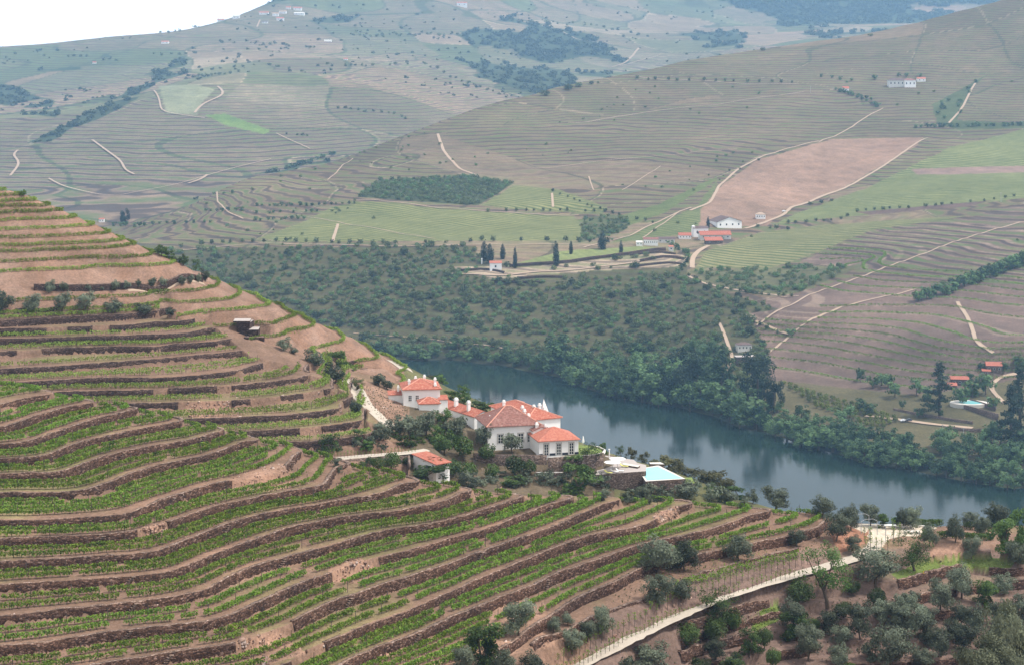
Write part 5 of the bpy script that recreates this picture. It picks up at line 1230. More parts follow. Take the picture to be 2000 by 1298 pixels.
def house(name, front, rot, w, d, h, rise, kind, rmat, wmat='white', over=0.45, label=None, cat='house', group=None, base=2.5):
    root = empty(name, tuple(front), radians(rot)); mb = MB(); x = w/2; h_ = h-0.03
    if kind == 'gable':
        mb.add([(-x,0,-base),(x,0,-base),(x,d,-base),(-x,d,-base),(-x,0,h_),(x,0,h_),(x,d,h_),(-x,d,h_),(0,0,h_+rise*w/(w+2*over)),(0,d,h_+rise*w/(w+2*over))], [(0,1,5,8,4),(1,2,6,5),(2,3,7,9,6),(3,0,4,7)])
    elif kind == 'gablex':
        mb.add([(-x,0,-base),(x,0,-base),(x,d,-base),(-x,d,-base),(-x,0,h_),(x,0,h_),(x,d,h_),(-x,d,h_),(-x,d/2,h_+rise*d/(d+2*over)),(x,d/2,h_+rise*d/(d+2*over))], [(0,1,5,4),(1,2,6,9,5),(2,3,7,6),(3,0,4,8,7)])
    elif kind == 'shed':
        mb.add([(-x,0,-base),(x,0,-base),(x,d,-base),(-x,d,-base),(-x,0,h_),(x,0,h_),(x,d,h_+rise-0.1),(-x,d,h_+rise-0.1)], [(0,1,5,4),(1,2,6,5),(2,3,7,6),(3,0,4,7)])
    else: mb.box(-x, x, 0, d, -base, h_)
    mb.build('wall', M[wmat], root)
    roof_mesh(w, d, h, rise, over, kind, M[rmat], root)
    return tag(root, label, cat, group)
# main house: three blocks, each a building of its own
pav = house('garden_pavilion', atz(1091.5, 888, 157), 14, 9.7, 9.5, 3.6, 2.3, 'hip', 'tile_mix', label='white pavilion with three tall glazed doors and red hipped roof, nearest the lawn', cat='house')
for x in (-3.1, 0, 3.1): window(pav, x, 0.05, 1.1, 2.75, -0.005, True, 'surround', 2, 4)
for a, b_ in ((-4.8, -3.95), (-2.25, -0.85), (0.85, 2.25), (3.95, 4.84)): 
    mb = MB(); mb.box(a, b_, -0.03, -0.002, 0, 0.55); mb.build('plinth', M['dark'], pav)
Q_ = house('manor_house', atz(1003, 876, 157), 14, 12.8, 11.5, 5.7, 3.7, 'hip', 'tile_old', label='white main house block with weathered brown pyramid roof behind the olive trees', cat='house')
for x in (-3.2, -0.8, 1.8, 4.2): window(Q_, x, 1.5, 1.35, 2.2, -0.005, False, 'surround', 2, 3)
for x in (-4.3, 5.3): chimney(Q_, x, 6, 5.5, 7.4)
R_ = house('manor_wing', atz(1062, 846, 157.2)*0+np.array([(1062-1000)/F*453, 453, 157.0]), 26, 9.2, 20.5, 5.8, 1.9, 'hip', 'tile_red', label='long white house wing with bright red hipped roof and cluster of chimneys', cat='house')
for x, y, t_ in ((-3.4, 15.5, 8.4), (-3.2, 4.2, 8.0), (1.2, 4.6, 9.2), (0.2, 5.8, 8.6), (2.0, 3.4, 8.2), (-1.9, 8, 8.1)): chimney(R_, x, y, 5.9, t_, 0.38)
mb = MB(); mb.add([(2.6,5.6,6.2),(4.2,5.6,6.2),(4.2,6.6,6.2),(2.6,6.6,6.2),(3.1,6.1,9.4)], [(0,1,4),(1,2,4),(2,3,4),(3,0,4)]); mb.build('turret', M['white'], R_)
link = house('link_building', np.array([(1058-1000)/F*444.5, 444.5, 157.0]), 14, 4.4, 6, 4.7, 0.9, 'gable', 'tile_old', label='small white link between the pavilion and the main house block', cat='house', over=0.2)
chimney(link, -0.9, 1.2, 4.8, 6.6, 0.4); chimney(link, 1.4, 1.6, 4.6, 6.0, 0.3)
Tw = house('service_wing', np.array([-16.7, 469.5, 158.4]), -57.7, 27.5, 5, 3.9, 1.3, 'gablex', 'tile_red', label='long low white wing with red roof running down from the upper house', cat='house', over=0.3)
chimney(Tw, 2.5, 1.4, 4.0, 7.2, 0.5); chimney(Tw, 9.0, 1.2, 4.0, 7.6, 0.45)
U_ = house('upper_house', np.array([(824-1000)/F*467, 467, 163.3]), 8, 9.2, 9.0, 4.2, 1.9, 'hip', 'tile_red', label='square white house with red roof and three chimneys at the foot of the middle hill', cat='house')
for x, y, t_ in ((-3.0, 3, 6.6), (-1.0, 7.0, 6.6), (1.2, 6.0, 7.2), (3.7, 3.6, 6.8), (3.5, 1.0, 5.6)): chimney(U_, x, y, 4.3, t_, 0.36)
window(U_, -3.0, 1.2, 0.9, 1.5, -0.005); window(U_, -1.2, 1.2, 0.9, 1.5, -0.005)
house('porch_block', np.array([(839-1000)/F*461.5, 461.5, 161.0]), 8, 5.1, 4.4, 3.9, 1.2, 'hip', 'tile_red', label='low white block with its own red roof in front of the upper house', cat='house', over=0.3)
A_ = house('side_annex', np.array([(776-1000)/F*471, 471, 163.4]), 8, 4.2, 3, 2.0, 0.5, 'shed', 'tile_red', label='tiny red roofed annex left of the upper white house', cat='shed', over=0.25); chimney(A_, 0.3, 1, 2.6, 4.3, 0.3)
B_ = house('rear_annex', np.array([(866-1000)/F*466, 466, 161.2]), 8, 2.2, 3.5, 3.9, 0.5, 'shed', 'tile_red', label='narrow red roofed annex right of the upper white house', cat='shed', over=0.2)
Sh = house('garden_shed', np.array([(866-1000)/F*418, 416, 158.4]), 40, 3.8, 8.6, 1.8, 0.9, 'shed', 'tile_red', label='small white garden shed with bright red lean-to roof beside the fig tree', cat='shed', over=0.35)
mb = MB(); mb.box(-0.4, 0.5, -0.03, -0.003, 0, 1.8); mb.build('door', M['dark'], Sh)
# ---- retaining walls, terraces, pool
def wline(pts, z): return np.array([[*atz(a, b, z)[:2]] for a, b in pts])
def resamp(Q, st=0.8):
    d = np.r_[0, np.cumsum(np.hypot(*np.diff(Q, axis=0).T))]; u = np.linspace(0, d[-1], max(3, int(d[-1]/st)+1)); return np.stack([np.interp(u, d, Q[:, 0]), np.interp(u, d, Q[:, 1])], 1)
def free_wall(pts, z, h, label, mat='stone_g', cap='coping', capw=0.3):
    Q = resamp(wline(pts, z)); k = lambda px, D: np.asarray(D)*1.0        # ground falls towards the viewer
    return wall_mesh('retaining_wall', Q, z, h, M[mat], S=k, cap=capw, label=label, cat='retaining wall', top_jit=0.01, capmat=M[cap])
free_wall([(925,884),(969,887),(1068,889)], 157.25, 4.6, 'tall dark stone retaining wall under the olive trees of the main house', cap='stone_cap')
free_wall([(1070,893),(1131,889.5),(1160,887.5),(1177,883.5)], 157.3, 4.9, 'stone retaining wall with pale coping right below the three-door pavilion')
free_wall([(1177,883.5),(1181,878),(1170,872),(1152,868)], 157.3, 4.9, 'curved parapet wall closing the right end of the lawn')
free_wall([(640,899),(800,890)], 160.4, 3.2, 'low stone wall under the pale road to the house', cap='stone_cap')
free_wall([(798,889),(800,906)], 160.6, 3.0, 'short stone wall at the left end of the garden shed', cap='stone_cap')
free_wall([(1046,922),(1100,922)], 154.0, 0.5, 'thin white kerb along the flower bed below the main wall', cap='canvas')
free_wall([(1175,954),(1215,950),(1325,953)], 149.0, 2.4, 'lowest stone wall under the pool terrace behind the vines', cap='stone_cap')
def prism(name, pts, z, h, side, top, label, cat, zs=None, kind=None):
    P_ = [atz(a, b, z) for a, b in pts]; n = len(P_); ar = sum(P_[i][0]*P_[(i+1) % n][1]-P_[(i+1) % n][0]*P_[i][1] for i in range(n))
    if ar < 0: P_ = P_[::-1]
    V = [tuple(p) for p in P_]+[(p[0], p[1], z-h) for p in P_]
    o = mesh_obj(name, V, [tuple(range(n))]+[(i, i+n, (i+1) % n+n, (i+1) % n) for i in range(n)], [M[top], M[side]], midx=[0]+[1]*n)
    return tag(o, label, cat, kind=kind)
prism('lawn', [(1131,887.5),(1165,885.5),(1178,882),(1172,875),(1150,869),(1128,868)], 157.32, 0.3, 'stone_g', 'lawn', None, None, kind='structure')
prism('pool_terrace', [(1163,926),(1262,919),(1262,907),(1245,903),(1238,897),(1183,889),(1176,890)], 153.7, 4.0, 'stone_g', 'paving', 'paved pool terrace on dark stone walls below the house', 'terrace')
m_pool, t_, b_ = mat_new('pool_water', 0.05, 0.5); b_.inputs['Base Color'].default_value = (0.28, 0.66, 0.68, 1); M['poolw'] = m_pool
root = empty('swimming_pool', tuple(atz(1290, 922, 152.6))); rx = np.array(root.location)
def sub(name, pts, z, h, side, top, par, off):
    o = prism(name, pts, z, h, side, top, None, None); o.parent = par; o.location = tuple(-np.array(off)); return o
sub('basin', [(1245,914.5),(1286,907.5),(1339,934),(1261,939)], 152.55, 4.5, 'stone_g', 'coping', root, rx)
sub('water', [(1251,914.5),(1284,910),(1332,932.5),(1264,936.3)], 152.62, 0.05, 'poolw', 'poolw', root, rx)
tag(root, 'turquoise infinity pool on the stone terrace overlooking the river', 'swimming pool')
prism('planter', [(1265,948),(1357,942.5),(1351,931),(1262,938)], 150.9, 4.5, 'stone_g', 'lawn', 'stepped stone planter bed just below the pool', 'planter')
prism('low_wall', [(1270,905),(1298,905.5),(1290,901.5),(1268,902)], 152.9, 2.5, 'stone_g', 'coping', 'low stone wall corner behind the far end of the pool', 'wall')
prism('low_wall', [(1215,906),(1246,911),(1250,908),(1218,903)], 154.1, 1.0, 'stone_g', 'coping', 'low parapet wall on the right side of the pool terrace', 'wall')
def parasol(px, y, z, w, label):
    p = atz(px, y, z); root = empty('parasol', tuple(p)); mb = MB(); n = 8; R0 = w/2
    rim = [(R0*cos(2*pi*i/n), R0*sin(2*pi*i/n), 2.35) for i in range(n)]; mb.add(rim+[(0, 0, 2.8)], [(i, (i+1) % n, n) for i in range(n)]); mb.add([(a, b, 2.30) for a, b, c in rim]+[(0, 0, 2.7)], [((i+1) % n, i, n) for i in range(n)])
    mb.build('canopy', M['canvas'], root); mb = MB(); mb.tube([(0, 0, 0), (0, 0, 2.9)], [0.05, 0.04], 6); mb.build('pole', M['metal'], root); tag(root, label, 'parasol')
parasol(1206, 914, 153.7, 4.0, 'open white parasol on the pool terrace, farther of the two'); parasol(1196, 921, 153.7, 4.1, 'open white parasol on the pool terrace, nearer of the two')
def closed_parasol(px, y, z, H, label, cat='closed parasol'):
    root = empty('parasol', tuple(atz(px, y, z))); mb = MB(); mb.tube([(0,0,0.9),(0,0,1.3),(0,0,H-0.3),(0,0,H)], [0.28,0.30,0.14,0.03], 8); mb.build('canopy', M['canvas'], root)
    mb = MB(); mb.tube([(0,0,0),(0,0,H)], [0.05,0.04], 6); mb.build('pole', M['metal'], root); tag(root, label, cat)
closed_parasol(1139, 871, 157.3, 2.6, 'folded white parasol standing on the lawn right of the pavilion')
root = empty('garden_post', tuple(atz(1190, 897, 153.7))); mb = MB(); mb.tube([(0,0,0),(0,0,2.5)], [0.14,0.14], 8); mb.build('shaft', M['white'], root); mb = MB(); mb.box(-.22,.22,-.22,.22,2.5,2.62); mb.build('cap', M['white'], root); tag(root, 'white round post at the back of the pool terrace', 'post')
def lounger(px, y, z, rot, cush, label):
    root = empty('sun_lounger', tuple(atz(px, y, z)), radians(rot)); mb = MB()
    mb.box(-0.35,0.35,-1.0,0.4,0.28,0.36); mb.add([(-0.35,0.4,0.28),(0.35,0.4,0.28),(0.35,1.0,0.75),(-0.35,1.0,0.75),(-0.35,0.4,0.36),(0.35,0.4,0.36),(0.35,0.97,0.82),(-0.35,0.97,0.82)], [(0,3,2,1),(4,5,6,7),(0,1,5,4),(1,2,6,5),(2,3,7,6),(3,0,4,7)]); mb.build('mattress', M[cush], root)
    for sx in (-.3, .3):
        for sy in (-.9, .5): mb = MB(); mb.box(sx-.03,sx+.03,sy-.03,sy+.03,0,0.275); mb.build('leg', M['metal'], root)
    tag(root, label, 'sun lounger')
lounger(1200, 922, 153.7, 70, 'canvas', 'white sun lounger at the front edge of the pool terrace, left one'); lounger(1210, 920.5, 153.7, 70, 'canvas', 'white sun lounger at the front edge of the pool terrace, right one')
lounger(1188, 924, 153.7, 60, 'yellow', 'yellow cushioned lounger at the left front of the pool terrace'); lounger(1219, 911.5, 153.7, 75, 'yellow', 'yellow cushioned lounger beside the parapet behind the parasols')
# stone hut on the middle hill
root = empty('stone_hut', (0, 0, 0)); 
for nm, pts, z, h, side, top in (('wall', [(463,664),(489,664),(492,655),(458,655)], 180.3-0.0, 3.6, 'stone_m', 'paving'), ('slab', [(457,652.5),(490,653),(487,648.5),(455,648.5)], 180.75, 0.35, 'stone_m', 'paving'), ('side_wall', [(488,666),(507,666),(505,659),(490,659)], 178.6, 2.4, 'stone_m', 'paving'), ('platform', [(480,676),(520,675),(510,669),(486,669)], 176.8, 1.4, 'stone_m', 'stone_cap')):
    P_ = [np.array([(a-1000)/F*495, 495, z]) for a, b in pts]
    dep = {0: 0, 1: 0, 2: 5, 3: 5}; off = {'wall': 0, 'slab': -0.4, 'side_wall': -1.2, 'platform': -2.5}[nm]
    V = [((pts[i][0]-1000)/F*495, 494+off+dep[i], z) for i in range(4)]; V += [(a, b, c-h) for a, b, c in V]
    o = mesh_obj(nm, V, [(0,1,2,3),(4,7,6,5),(0,4,5,1),(1,5,6,2),(2,6,7,3),(3,7,4,0)], [M[top], M[side]], root, midx=[0,1,1,1,1,1])
tag(root, 'roofless dark stone hut with flat slab at the bend of the middle hill terraces', 'hut')
# ---- far buildings
def far_house(px, py, wpx, hpx, dpx, rpx, rot, kind, rm, wm, label, cat='house', wins=0, layer=2, name='farm_house', group=None):
    r_ = ray(px, py, (layer,))
    if not r_: return
    x, y, z, _ = r_; k = y/F; w, h, d = wpx*k, hpx*k, dpx*k
    o = house(name, (x, y, z), rot, w, d, h, rpx*k, kind, rm, wm, over=0.02*w+0.2, label=label, cat=cat, base=4, group=group)
    for i in range(wins):
        xx = -w/2+w*(i+0.5)/wins; ww = min(1.6, w/wins*0.4); window(o, xx, h*0.42, ww, h*0.3, -0.02, cols=1, rows_=1)
    return o
far_house(1425, 446, 52, 13, 40, 9, 18, 'gable', 'tile_dark', 'white', 'big white winery with dark gabled roof beside the pale farm road', wins=4)
far_house(1369, 463, 30, 17, 14, 4, 12, 'gablex', 'tile_dark', 'white', 'white farm chapel with small bell tower behind the red barn', 'chapel', 2, name='chapel')
far_house(1355, 463, 5, 21, 5, 2, 12, 'hip', 'white', 'white', 'slim white bell tower at the left end of the farm chapel', 'bell tower', 1, name='bell_tower')
far_house(1398, 468, 60, 9, 22, 7, 6, 'gablex', 'tile_red', 'oldwhite', 'long stone barn with bright red roof in front of the winery', 'barn', 5, name='barn')
far_house(1395, 477, 34, 7, 14, 6, 6, 'shed', 'tile_red', 'stone_g', 'small stone outbuilding with low red roof in front of the long barn', 'barn', 2, name='barn')
far_house(1338, 467, 24, 7, 14, 5, 0, 'gablex', 'tile_red', 'white', 'white farm house with red roof left of the chapel', wins=4)
far_house(1271, 480, 28, 12, 12, 4, -4, 'gablex', 'tile_old', 'white', 'white farm building with upper row of windows and brown roof left of the trees', wins=7)
far_house(1301, 475, 34, 8, 10, 4, -4, 'gablex', 'tile_dark', 'oldwhite', 'long brown roofed farm building partly behind dark trees', wins=3)
far_house(1249, 481, 12, 8, 8, 2, 0, 'shed', 'oldwhite', 'white', 'tiny white outbuilding at the left end of the farm', 'shed', 2)
far_house(1486, 428, 18, 9, 12, 4, 0, 'hip', 'track', 'white', 'small white house with tan roof alone up the farm road', wins=4)
far_house(1311, 491, 9, 9, 8, 2, 0, 'shed', 'tile_mix', 'oldwhite', 'little ruined hut below the farm trees', 'hut', 1)
far_house(968, 529, 23, 15, 12, 4, 0, 'gablex', 'tile_mix', 'white', 'white cottage with pale red roof beside the dark cypresses', wins=1)
far_house(941, 516, 2.4, 11, 2.4, 0.6, 0, 'hip', 'white', 'white', 'white gate pillar left of the cypress cottage', 'pillar', name='gate_pillar')
far_house(1455, 686, 28, 13, 20, 4, 10, 'hip', 'tile_dark', 'oldwhite', 'abandoned two storey white cottage above the river bank', wins=4)
far_house(1457, 712, 38, 16, 14, 0.5, 8, 'shed', 'paving', 'stone_g', 'ruined stone terrace wall under the abandoned river cottage', 'ruin', 0, name='stone_ruin')
far_house(1942, 728, 30, 14, 24, 6, -8, 'gablex', 'tile_red', 'stone_g', 'dark stone house with orange roof highest by the winding driveway', wins=3)
far_house(1927, 732, 16, 8, 10, 3, -8, 'shed', 'tile_red', 'stone_g', 'low orange roofed annex left of the stone house', 'shed', 1)
far_house(1875, 752, 34, 12, 18, 5, -6, 'gablex', 'tile_red', 'stone_g', 'stone house with wide orange roof behind the cedar', wins=3)
far_house(1858, 760, 22, 8, 10, 4, -6, 'shed', 'tile_red', 'stone_g', 'small orange roof glimpsed through the cedar branches', 'shed', 1)
far_house(1759, 170, 45, 13, 18, 4, 0, 'hip', 'tile_dark', 'oldwhite', 'old white manor with dark roof high on the right ridge', wins=6)
far_house(1778, 171, 22, 14, 14, 3, 0, 'hip', 'tile_old', 'white', 'taller white block at the right end of the old ridge manor', wins=3)
far_house(1800, 160, 16, 6, 10, 3, 0, 'gablex', 'tile_mix', 'white', 'small white house with pink roof right behind the ridge manor', wins=2)
far_house(1652, 178, 12, 5, 8, 4, 0, 'gablex', 'tile_mix', 'white', 'little hut with orange roof left of the ridge manor', 'hut', 1)
for i, (px, py, w_, h_, rm, lb) in enumerate([(515,29,18,4,'tile_mix','long pale house at the left of the hilltop village'),(538,32,12,5,'track','small cream house in the middle of the hilltop village'),(552,27,14,4,'track','cream house behind others in the hilltop village'),(563,18,9,3,'tile_mix','tiny red roofed house topmost in the hilltop village'),(581,21,16,5,'tile_red','two storey white house with red roof at the right of the hilltop village'),(584,30,20,4,'oldwhite','long white house lowest right in the hilltop village'),(461,37,13,5,'oldwhite','white house alone left of the hilltop village'),(431,42,13,3,'tile_mix','pink roofed house on the skyline slope'),(405,45,12,3,'track','tan house leftmost on the skyline slope'),(547,41,14,5,'tile_mix','pink house just below the hilltop village'),(517,46,11,3,'tile_dark','dark roofed shed below the hilltop village'),(322,86,14,4,'tile_mix','lone white house under the left skyline'),(902,14,20,8,'tile_mix','white house with pink roof alone near the top edge'),(184,125,7,2.5,'tile_red','tiny orange roofed hut by the left woods'),(675,118,8,2.5,'tile_mix','tiny pink roofed hut on the far slope'),(640,82,14,2,'oldwhite','low white shed on the far slope'),(1062,108,10,2.5,'oldwhite','small white shed above the blue woods'),(198,443,10,6,'tile_mix','white house just behind the edge of the middle hill')]):
    far_house(px, py, w_, h_, w_*0.6, 2.2, 0, 'gablex', rm, 'white', lb, 'house', 2, 3, 'hill_house')
# ------------------------------------------------------------------ roads, paths and tracks laid on the ground
def bench(pts, wid, name):
    Q = np.array([((a-1000)/F*zD(b, c), zD(b, c), c) for a, b, c in pts]); d = np.r_[0, np.cumsum(np.hypot(np.diff(Q[:, 0]), np.diff(Q[:, 1])))]; u = np.arange(0, d[-1], 1.5)
    Q = np.stack([np.interp(u, d, Q[:, k]) for k in range(3)], 1)
    for _ in range(4): Q[1:-1] = 0.25*Q[:-2]+0.5*Q[1:-1]+0.25*Q[2:]
    g = np.gradient(Q[:, :2], axis=0); g /= np.linalg.norm(g, axis=1)[:, None]; nn = np.c_[-g[:, 1], g[:, 0], np.zeros(len(Q))]; r = np.random.default_rng(4)
    V = np.stack([Q+nn*((s*wid/2)*(1+(0.06*r.normal(size=len(Q)) if abs(s) == 1 else 0)))[:, None]+np.array([0, 0, 0.22-0.10*abs(s)]) if abs(s) == 1 else Q+np.array([0, 0, 0.22]) for s in (-1, 0, 1)], 1).reshape(-1, 3)
    i = np.arange(len(Q)-1)[:, None]*3; Fc = np.concatenate([np.stack([i+a, i+a+1, i+3+a+1, i+3+a], -1).reshape(-1, 4) for a in range(2)])
    tag(mesh_obj(name, V, Fc, M['gravel'], smooth=True), kind='structure')
def ribbon(pts, wid, mat, layer=2, name='dirt_track', z_off=None, step=None):
    P_ = []
    for q in pts:
        h_ = ray(q[0], q[1], (layer,))
        if h_: P_.append((h_[0], h_[1]))
    if len(P_) < 2: return
    Q = resamp(np.array(P_), step or (1.5 if layer == 1 else 7 if layer == 2 else 22))
    for _ in range(3): Q[1:-1] = 0.25*Q[:-2]+0.5*Q[1:-1]+0.25*Q[2:]
    d = np.gradient(Q, axis=0); d /= np.linalg.norm(d, axis=1)[:, None]+1e-9; n_ = np.stack([-d[:, 1], d[:, 0]], 1); k = 5
    wv_ = wid*(1+0.05*np.random.default_rng(int(pts[0][0])).normal(size=len(Q)))
    V = []
    for i in range(k):
        p = Q+n_*((i/(k-1)-0.5)*wv_)[:, None]; V.append(np.c_[p, gz(p[:, 0], p[:, 1], layer)+(z_off or (0.12 if layer == 1 else 0.5 if layer == 2 else 1.8))])
    zc = np.mean([v[:, 2] for v in V], axis=0)
    if layer > 1:
        for v in V: v[:, 2] = np.maximum(v[:, 2], 0.35*v[:, 2]+0.65*zc)
    V = np.stack(V, 1).reshape(-1, 3); i = np.arange(len(Q)-1)[:, None]*k
    Fc = np.concatenate([np.stack([i+a, i+a+1, i+k+a+1, i+k+a], -1).reshape(-1, 4) for a in range(k-1)])
    tag(mesh_obj(name, V, Fc, M[mat], smooth=True), kind='structure')
bench([(640,897,160.35),(720,890,160.45),(800,884,160.6),(845,877,160.65)], 3.2, 'gravel_road'); ribbon([(672,741),(690,760),(715,790),(740,815),(765,836)], 3.6, 'gravel', 1, 'gravel_road')
bench(ROAD_T, 3.3, 'gravel_road')
ribbon([(322,494),(338,503),(343,512)], 2.5, 'gravel', 1, 'dirt_track'); ribbon([(762,704),(780,712),(795,722)], 3.5, 'gravel', 1, 'dirt_track')
ribbon([(250,568),(330,563),(400,556)], 1.0, 'track', 1, 'dirt_track')
for pts, w, m_ in [([(855,262),(866,295),(895,328),(935,345)],7,'track'), ([(1110,240),(1220,226),(1400,205),(1570,180)],5,'gravel'), ([(1040,328),(1150,318),(1280,305),(1440,292)],5,'track'), ([(1455,447),(1500,433),(1530,421),(1545,405),(1600,386),(1650,368)],8,'gravel'),
 ([(1650,368),(1700,340),(1755,305),(1812,270)],6,'track'), ([(1352,524),(1352,505),(1368,488),(1385,480)],9,'gravel'), ([(1345,540),(1372,553),(1410,563),(1470,572),(1560,579)],6,'track'), ([(1348,412),(1388,396),(1405,362),(1440,332),(1490,305),(1600,276)],6,'track'),
 ([(1215,149),(1300,157),(1420,162),(1560,165)],5,'gravel'), ([(1456,612),(1475,632),(1510,645),(1545,655)],5,'track'), ([(1478,636),(1520,610),(1580,575),(1640,555),(1700,535),(1760,512),(1850,478),(2010,432)],4.5,'track'), ([(1500,690),(1545,650),(1600,620),(1680,590),(1790,565)],4,'track'),
 ([(1870,590),(1890,620),(1902,652),(1905,675),(1940,690)],6,'track'), ([(1405,632),(1415,655),(1425,680),(1432,700),(1418,725)],5,'track'), ([(1412,726),(1420,738),(1431,747)],5,'gravel'), ([(690,392),(730,391),(810,400),(900,409),(1000,416),(1130,421)],5,'track'),
 ([(600,425),(680,440),(760,452),(850,467)],3,'track'), ([(350,490),(470,478),(560,478),(700,480),(800,482),(940,477),(1060,478),(1200,482)],4,'track'), ([(1140,484),(1170,476),(1215,465),(1290,432),(1350,406)],4,'track'), ([(660,438),(650,472)],6,'track'), ([(1078,378),(1080,405)],5,'track'), ([(410,372),(425,395),(445,415),(475,428)],3.5,'track'),
 ([(1852,242),(1880,210),(1895,180),(1905,163)],6,'track'), ([(1600,278),(1640,262),(1690,230),(1725,212)],4,'gravel'), ([(690,651),(780,657),(870,668),(960,676),(1040,681)],2.4,'gravel'), ([(1690,812),(1740,817),(1800,826),(1860,833),(1900,836)],9,'track'), ([(2000,728),(1960,733),(1935,745),(1938,765),(1962,788)],6,'gravel'),
 ([(1480,92),(1200,150)][::-1],2,'track'), ([(1700,285),(1600,350)],1,'track'), ([(640,352),(670,322),(690,310)],3,'track'), ([(870,535),(960,540),(1100,530),(1250,512),(1330,500)],5,'track'), ([(1600,850),(1640,862),(1670,868)],4,'gravel'), ([(1330,412),(1255,465)],3,'track'), ([(1150,345),(1160,372)],3,'track'), ([(1290,325),(1215,372)],2.5,'track')]:
    if w > 1.5: ribbon(pts, w*0.5, 'track', 2)
for pts, w in [([(180,275),(215,300),(240,318),(242,335),(262,342)],7), ([(380,222),(395,203),(440,188),(438,178),(425,170)],9), ([(95,350),(125,365),(150,372),(200,385),(240,382)],6), ([(20,345),(32,330),(42,318),(18,302),(35,295)],8), ([(368,360),(395,352),(405,343)],9), ([(300,178),(312,200),(315,222),(400,232)],6), ([(502,54),(508,40)],9), ([(1195,132),(1225,122),(1248,95)],12), ([(1210,130),(1290,108)],9), ([(540,262),(590,285),(605,292)],5), ([(1050,45),(1130,80),(1200,88)],7), ([(240,382),(330,365),(400,345),(530,312)],4)]: ribbon(pts, w*0.5, 'track', 3)
for pts, w in (([(995,522),(1080,517),(1150,508),(1230,498),(1300,490)],3.2), ([(900,530),(940,527),(985,534)],2.4), ([(1010,545),(1100,543)],2.2), ([(960,552),(1060,553)],2.0), ([(1250,512),(1335,508)],2.5), ([(1240,522),(1335,518)],2.5), ([(1230,500),(1320,498)],2.2)):
    Q = [ray(a, b, (2,)) for a, b in pts]; Q = resamp(np.array([(q[0], q[1]) for q in Q]), 8.0); zz = gz(Q[:, 0], Q[:, 1], 2)
    o = wall_mesh('terrace_wall', Q, 0.0, w, M['stone_m'], S=lambda px, D: np.asarray(D)*1.0, cap=0.8, cat='terrace wall', top_jit=0.1)
    me = o.data; co = np.empty(len(me.vertices)*3, np.float32); me.vertices.foreach_get('co', co); co = co.reshape(-1, 3); co[:, 2] += np.repeat(zz+w*0.85, 5); me.vertices.foreach_set('co', co.ravel()); me.update()
    later(o, 'cw', pts[0][1])
# right bank terrace walls
for pts, z, h, lab in (([(1868,792),(1900,803),(1932,814),(1950,820)],15.5,4,'long stone wall below the small pool on the right bank'), ([(1890,782),(1915,790),(1945,803)],19,3,'stone wall carrying the small pool terrace on the right bank'), ([(1745,800),(1800,812),(1860,822),(1900,828)],13.5,2.5,'long low earth coloured wall above the parked cars'), ([(1850,838),(1900,843),(1940,838)],10.5,2,'low wall at the right end of the parking place')):
    Q = []
    for a, b in pts:
        q = ray(a, b, (2,)); Q.append((q[0], q[1], q[2]))
    Q = np.array(Q); zt = float(np.max(Q[:, 2]))+h*0.5
    tag(wall_mesh('retaining_wall', resamp(Q[:, :2], 3), zt, h+3, M['stone_g'], S=lambda px, D: np.asarray(D)*1.0, cap=0.6, top_jit=0.02), lab, 'retaining wall')
q = ray(1893, 790, (2,)); root = empty('swimming_pool', (q[0], q[1], q[2]+1.2))
mb = MB(); n = 20; mb.add([(13*cos(2*pi*i/n), 9*sin(2*pi*i/n), 0.5) for i in range(n)]+[(13*cos(2*pi*i/n), 9*sin(2*pi*i/n), -3) for i in range(n)], [tuple(range(n))]+[(i, i+n, (i+1) % n+n, (i+1) % n) for i in range(n)]); mb.build('deck', M['coping'], root)
mb = MB(); mb.add([(1+8*cos(2*pi*i/n), 6*sin(2*pi*i/n), 0.56) for i in range(n)], [tuple(range(n))]); mb.build('water', M['poolw'], root); tag(root, 'small oval pool with white deck between cedar and driveway', 'swimming pool')
# ---- cars, jetty, poles
def car(px, py, rot, mat, label, layer=2):
    q = ray(px, py, (layer,)); root = empty('parked_car', (q[0], q[1], q[2]+0.75), radians(rot)); mb = MB()
    prof = [(-2.15,0.35),(-2.15,0.85),(-1.9,0.95),(-1.2,1.0),(-0.6,1.42),(0.9,1.45),(1.6,1.05),(2.1,0.95),(2.15,0.35)]
    v = [(x, s*0.85*(0.86 if z > 1.1 else 1), z) for s in (-1, 1) for x, z in prof]; n = len(prof)
    mb.add(v, [tuple(range(n)), tuple(range(2*n-1, n-1, -1))]+[(i, i+n, (i+1) % n+n, (i+1) % n) for i in range(n)]); mb.build('body', M[mat], root)
    g = MB(); g.box(-0.85, 1.15, -0.80, 0.80, 1.03, 1.36); g.build('window', M['glass'], root)
    for x in (-1.35, 1.35):
        for y in (-0.8, 0.8):
            w = MB(); w.tube([(x, y-0.12, 0.33), (x, y+0.12, 0.33)], [0.33, 0.33], 12); w.build('wheel', M['tyre'], root)
    return tag(root, label, 'car')
car(1764, 824, 20, 'car_white', 'white car parked on the dirt clearing of the right bank'); car(1775, 823, 15, 'car_dark', 'dark car parked next to the white one on the clearing'); car(1531, 415, 30, 'car_white', 'small white van at the bend of the pale farm road')
q = ((1688-1000)/F*1165, 1165, 0); root = empty('jetty', q); mb = MB(); mb.box(-5, 5, -1.2, 1.2, 0.5, 0.75); mb.build('deck', M['coping'], root)
for x in (-4.5, 0, 4.5):
    mb = MB(); mb.tube([(x, -1.1, -1), (x, -1.1, 1.6)], [0.12, 0.12], 6); mb.build('post', M['metal'], root)
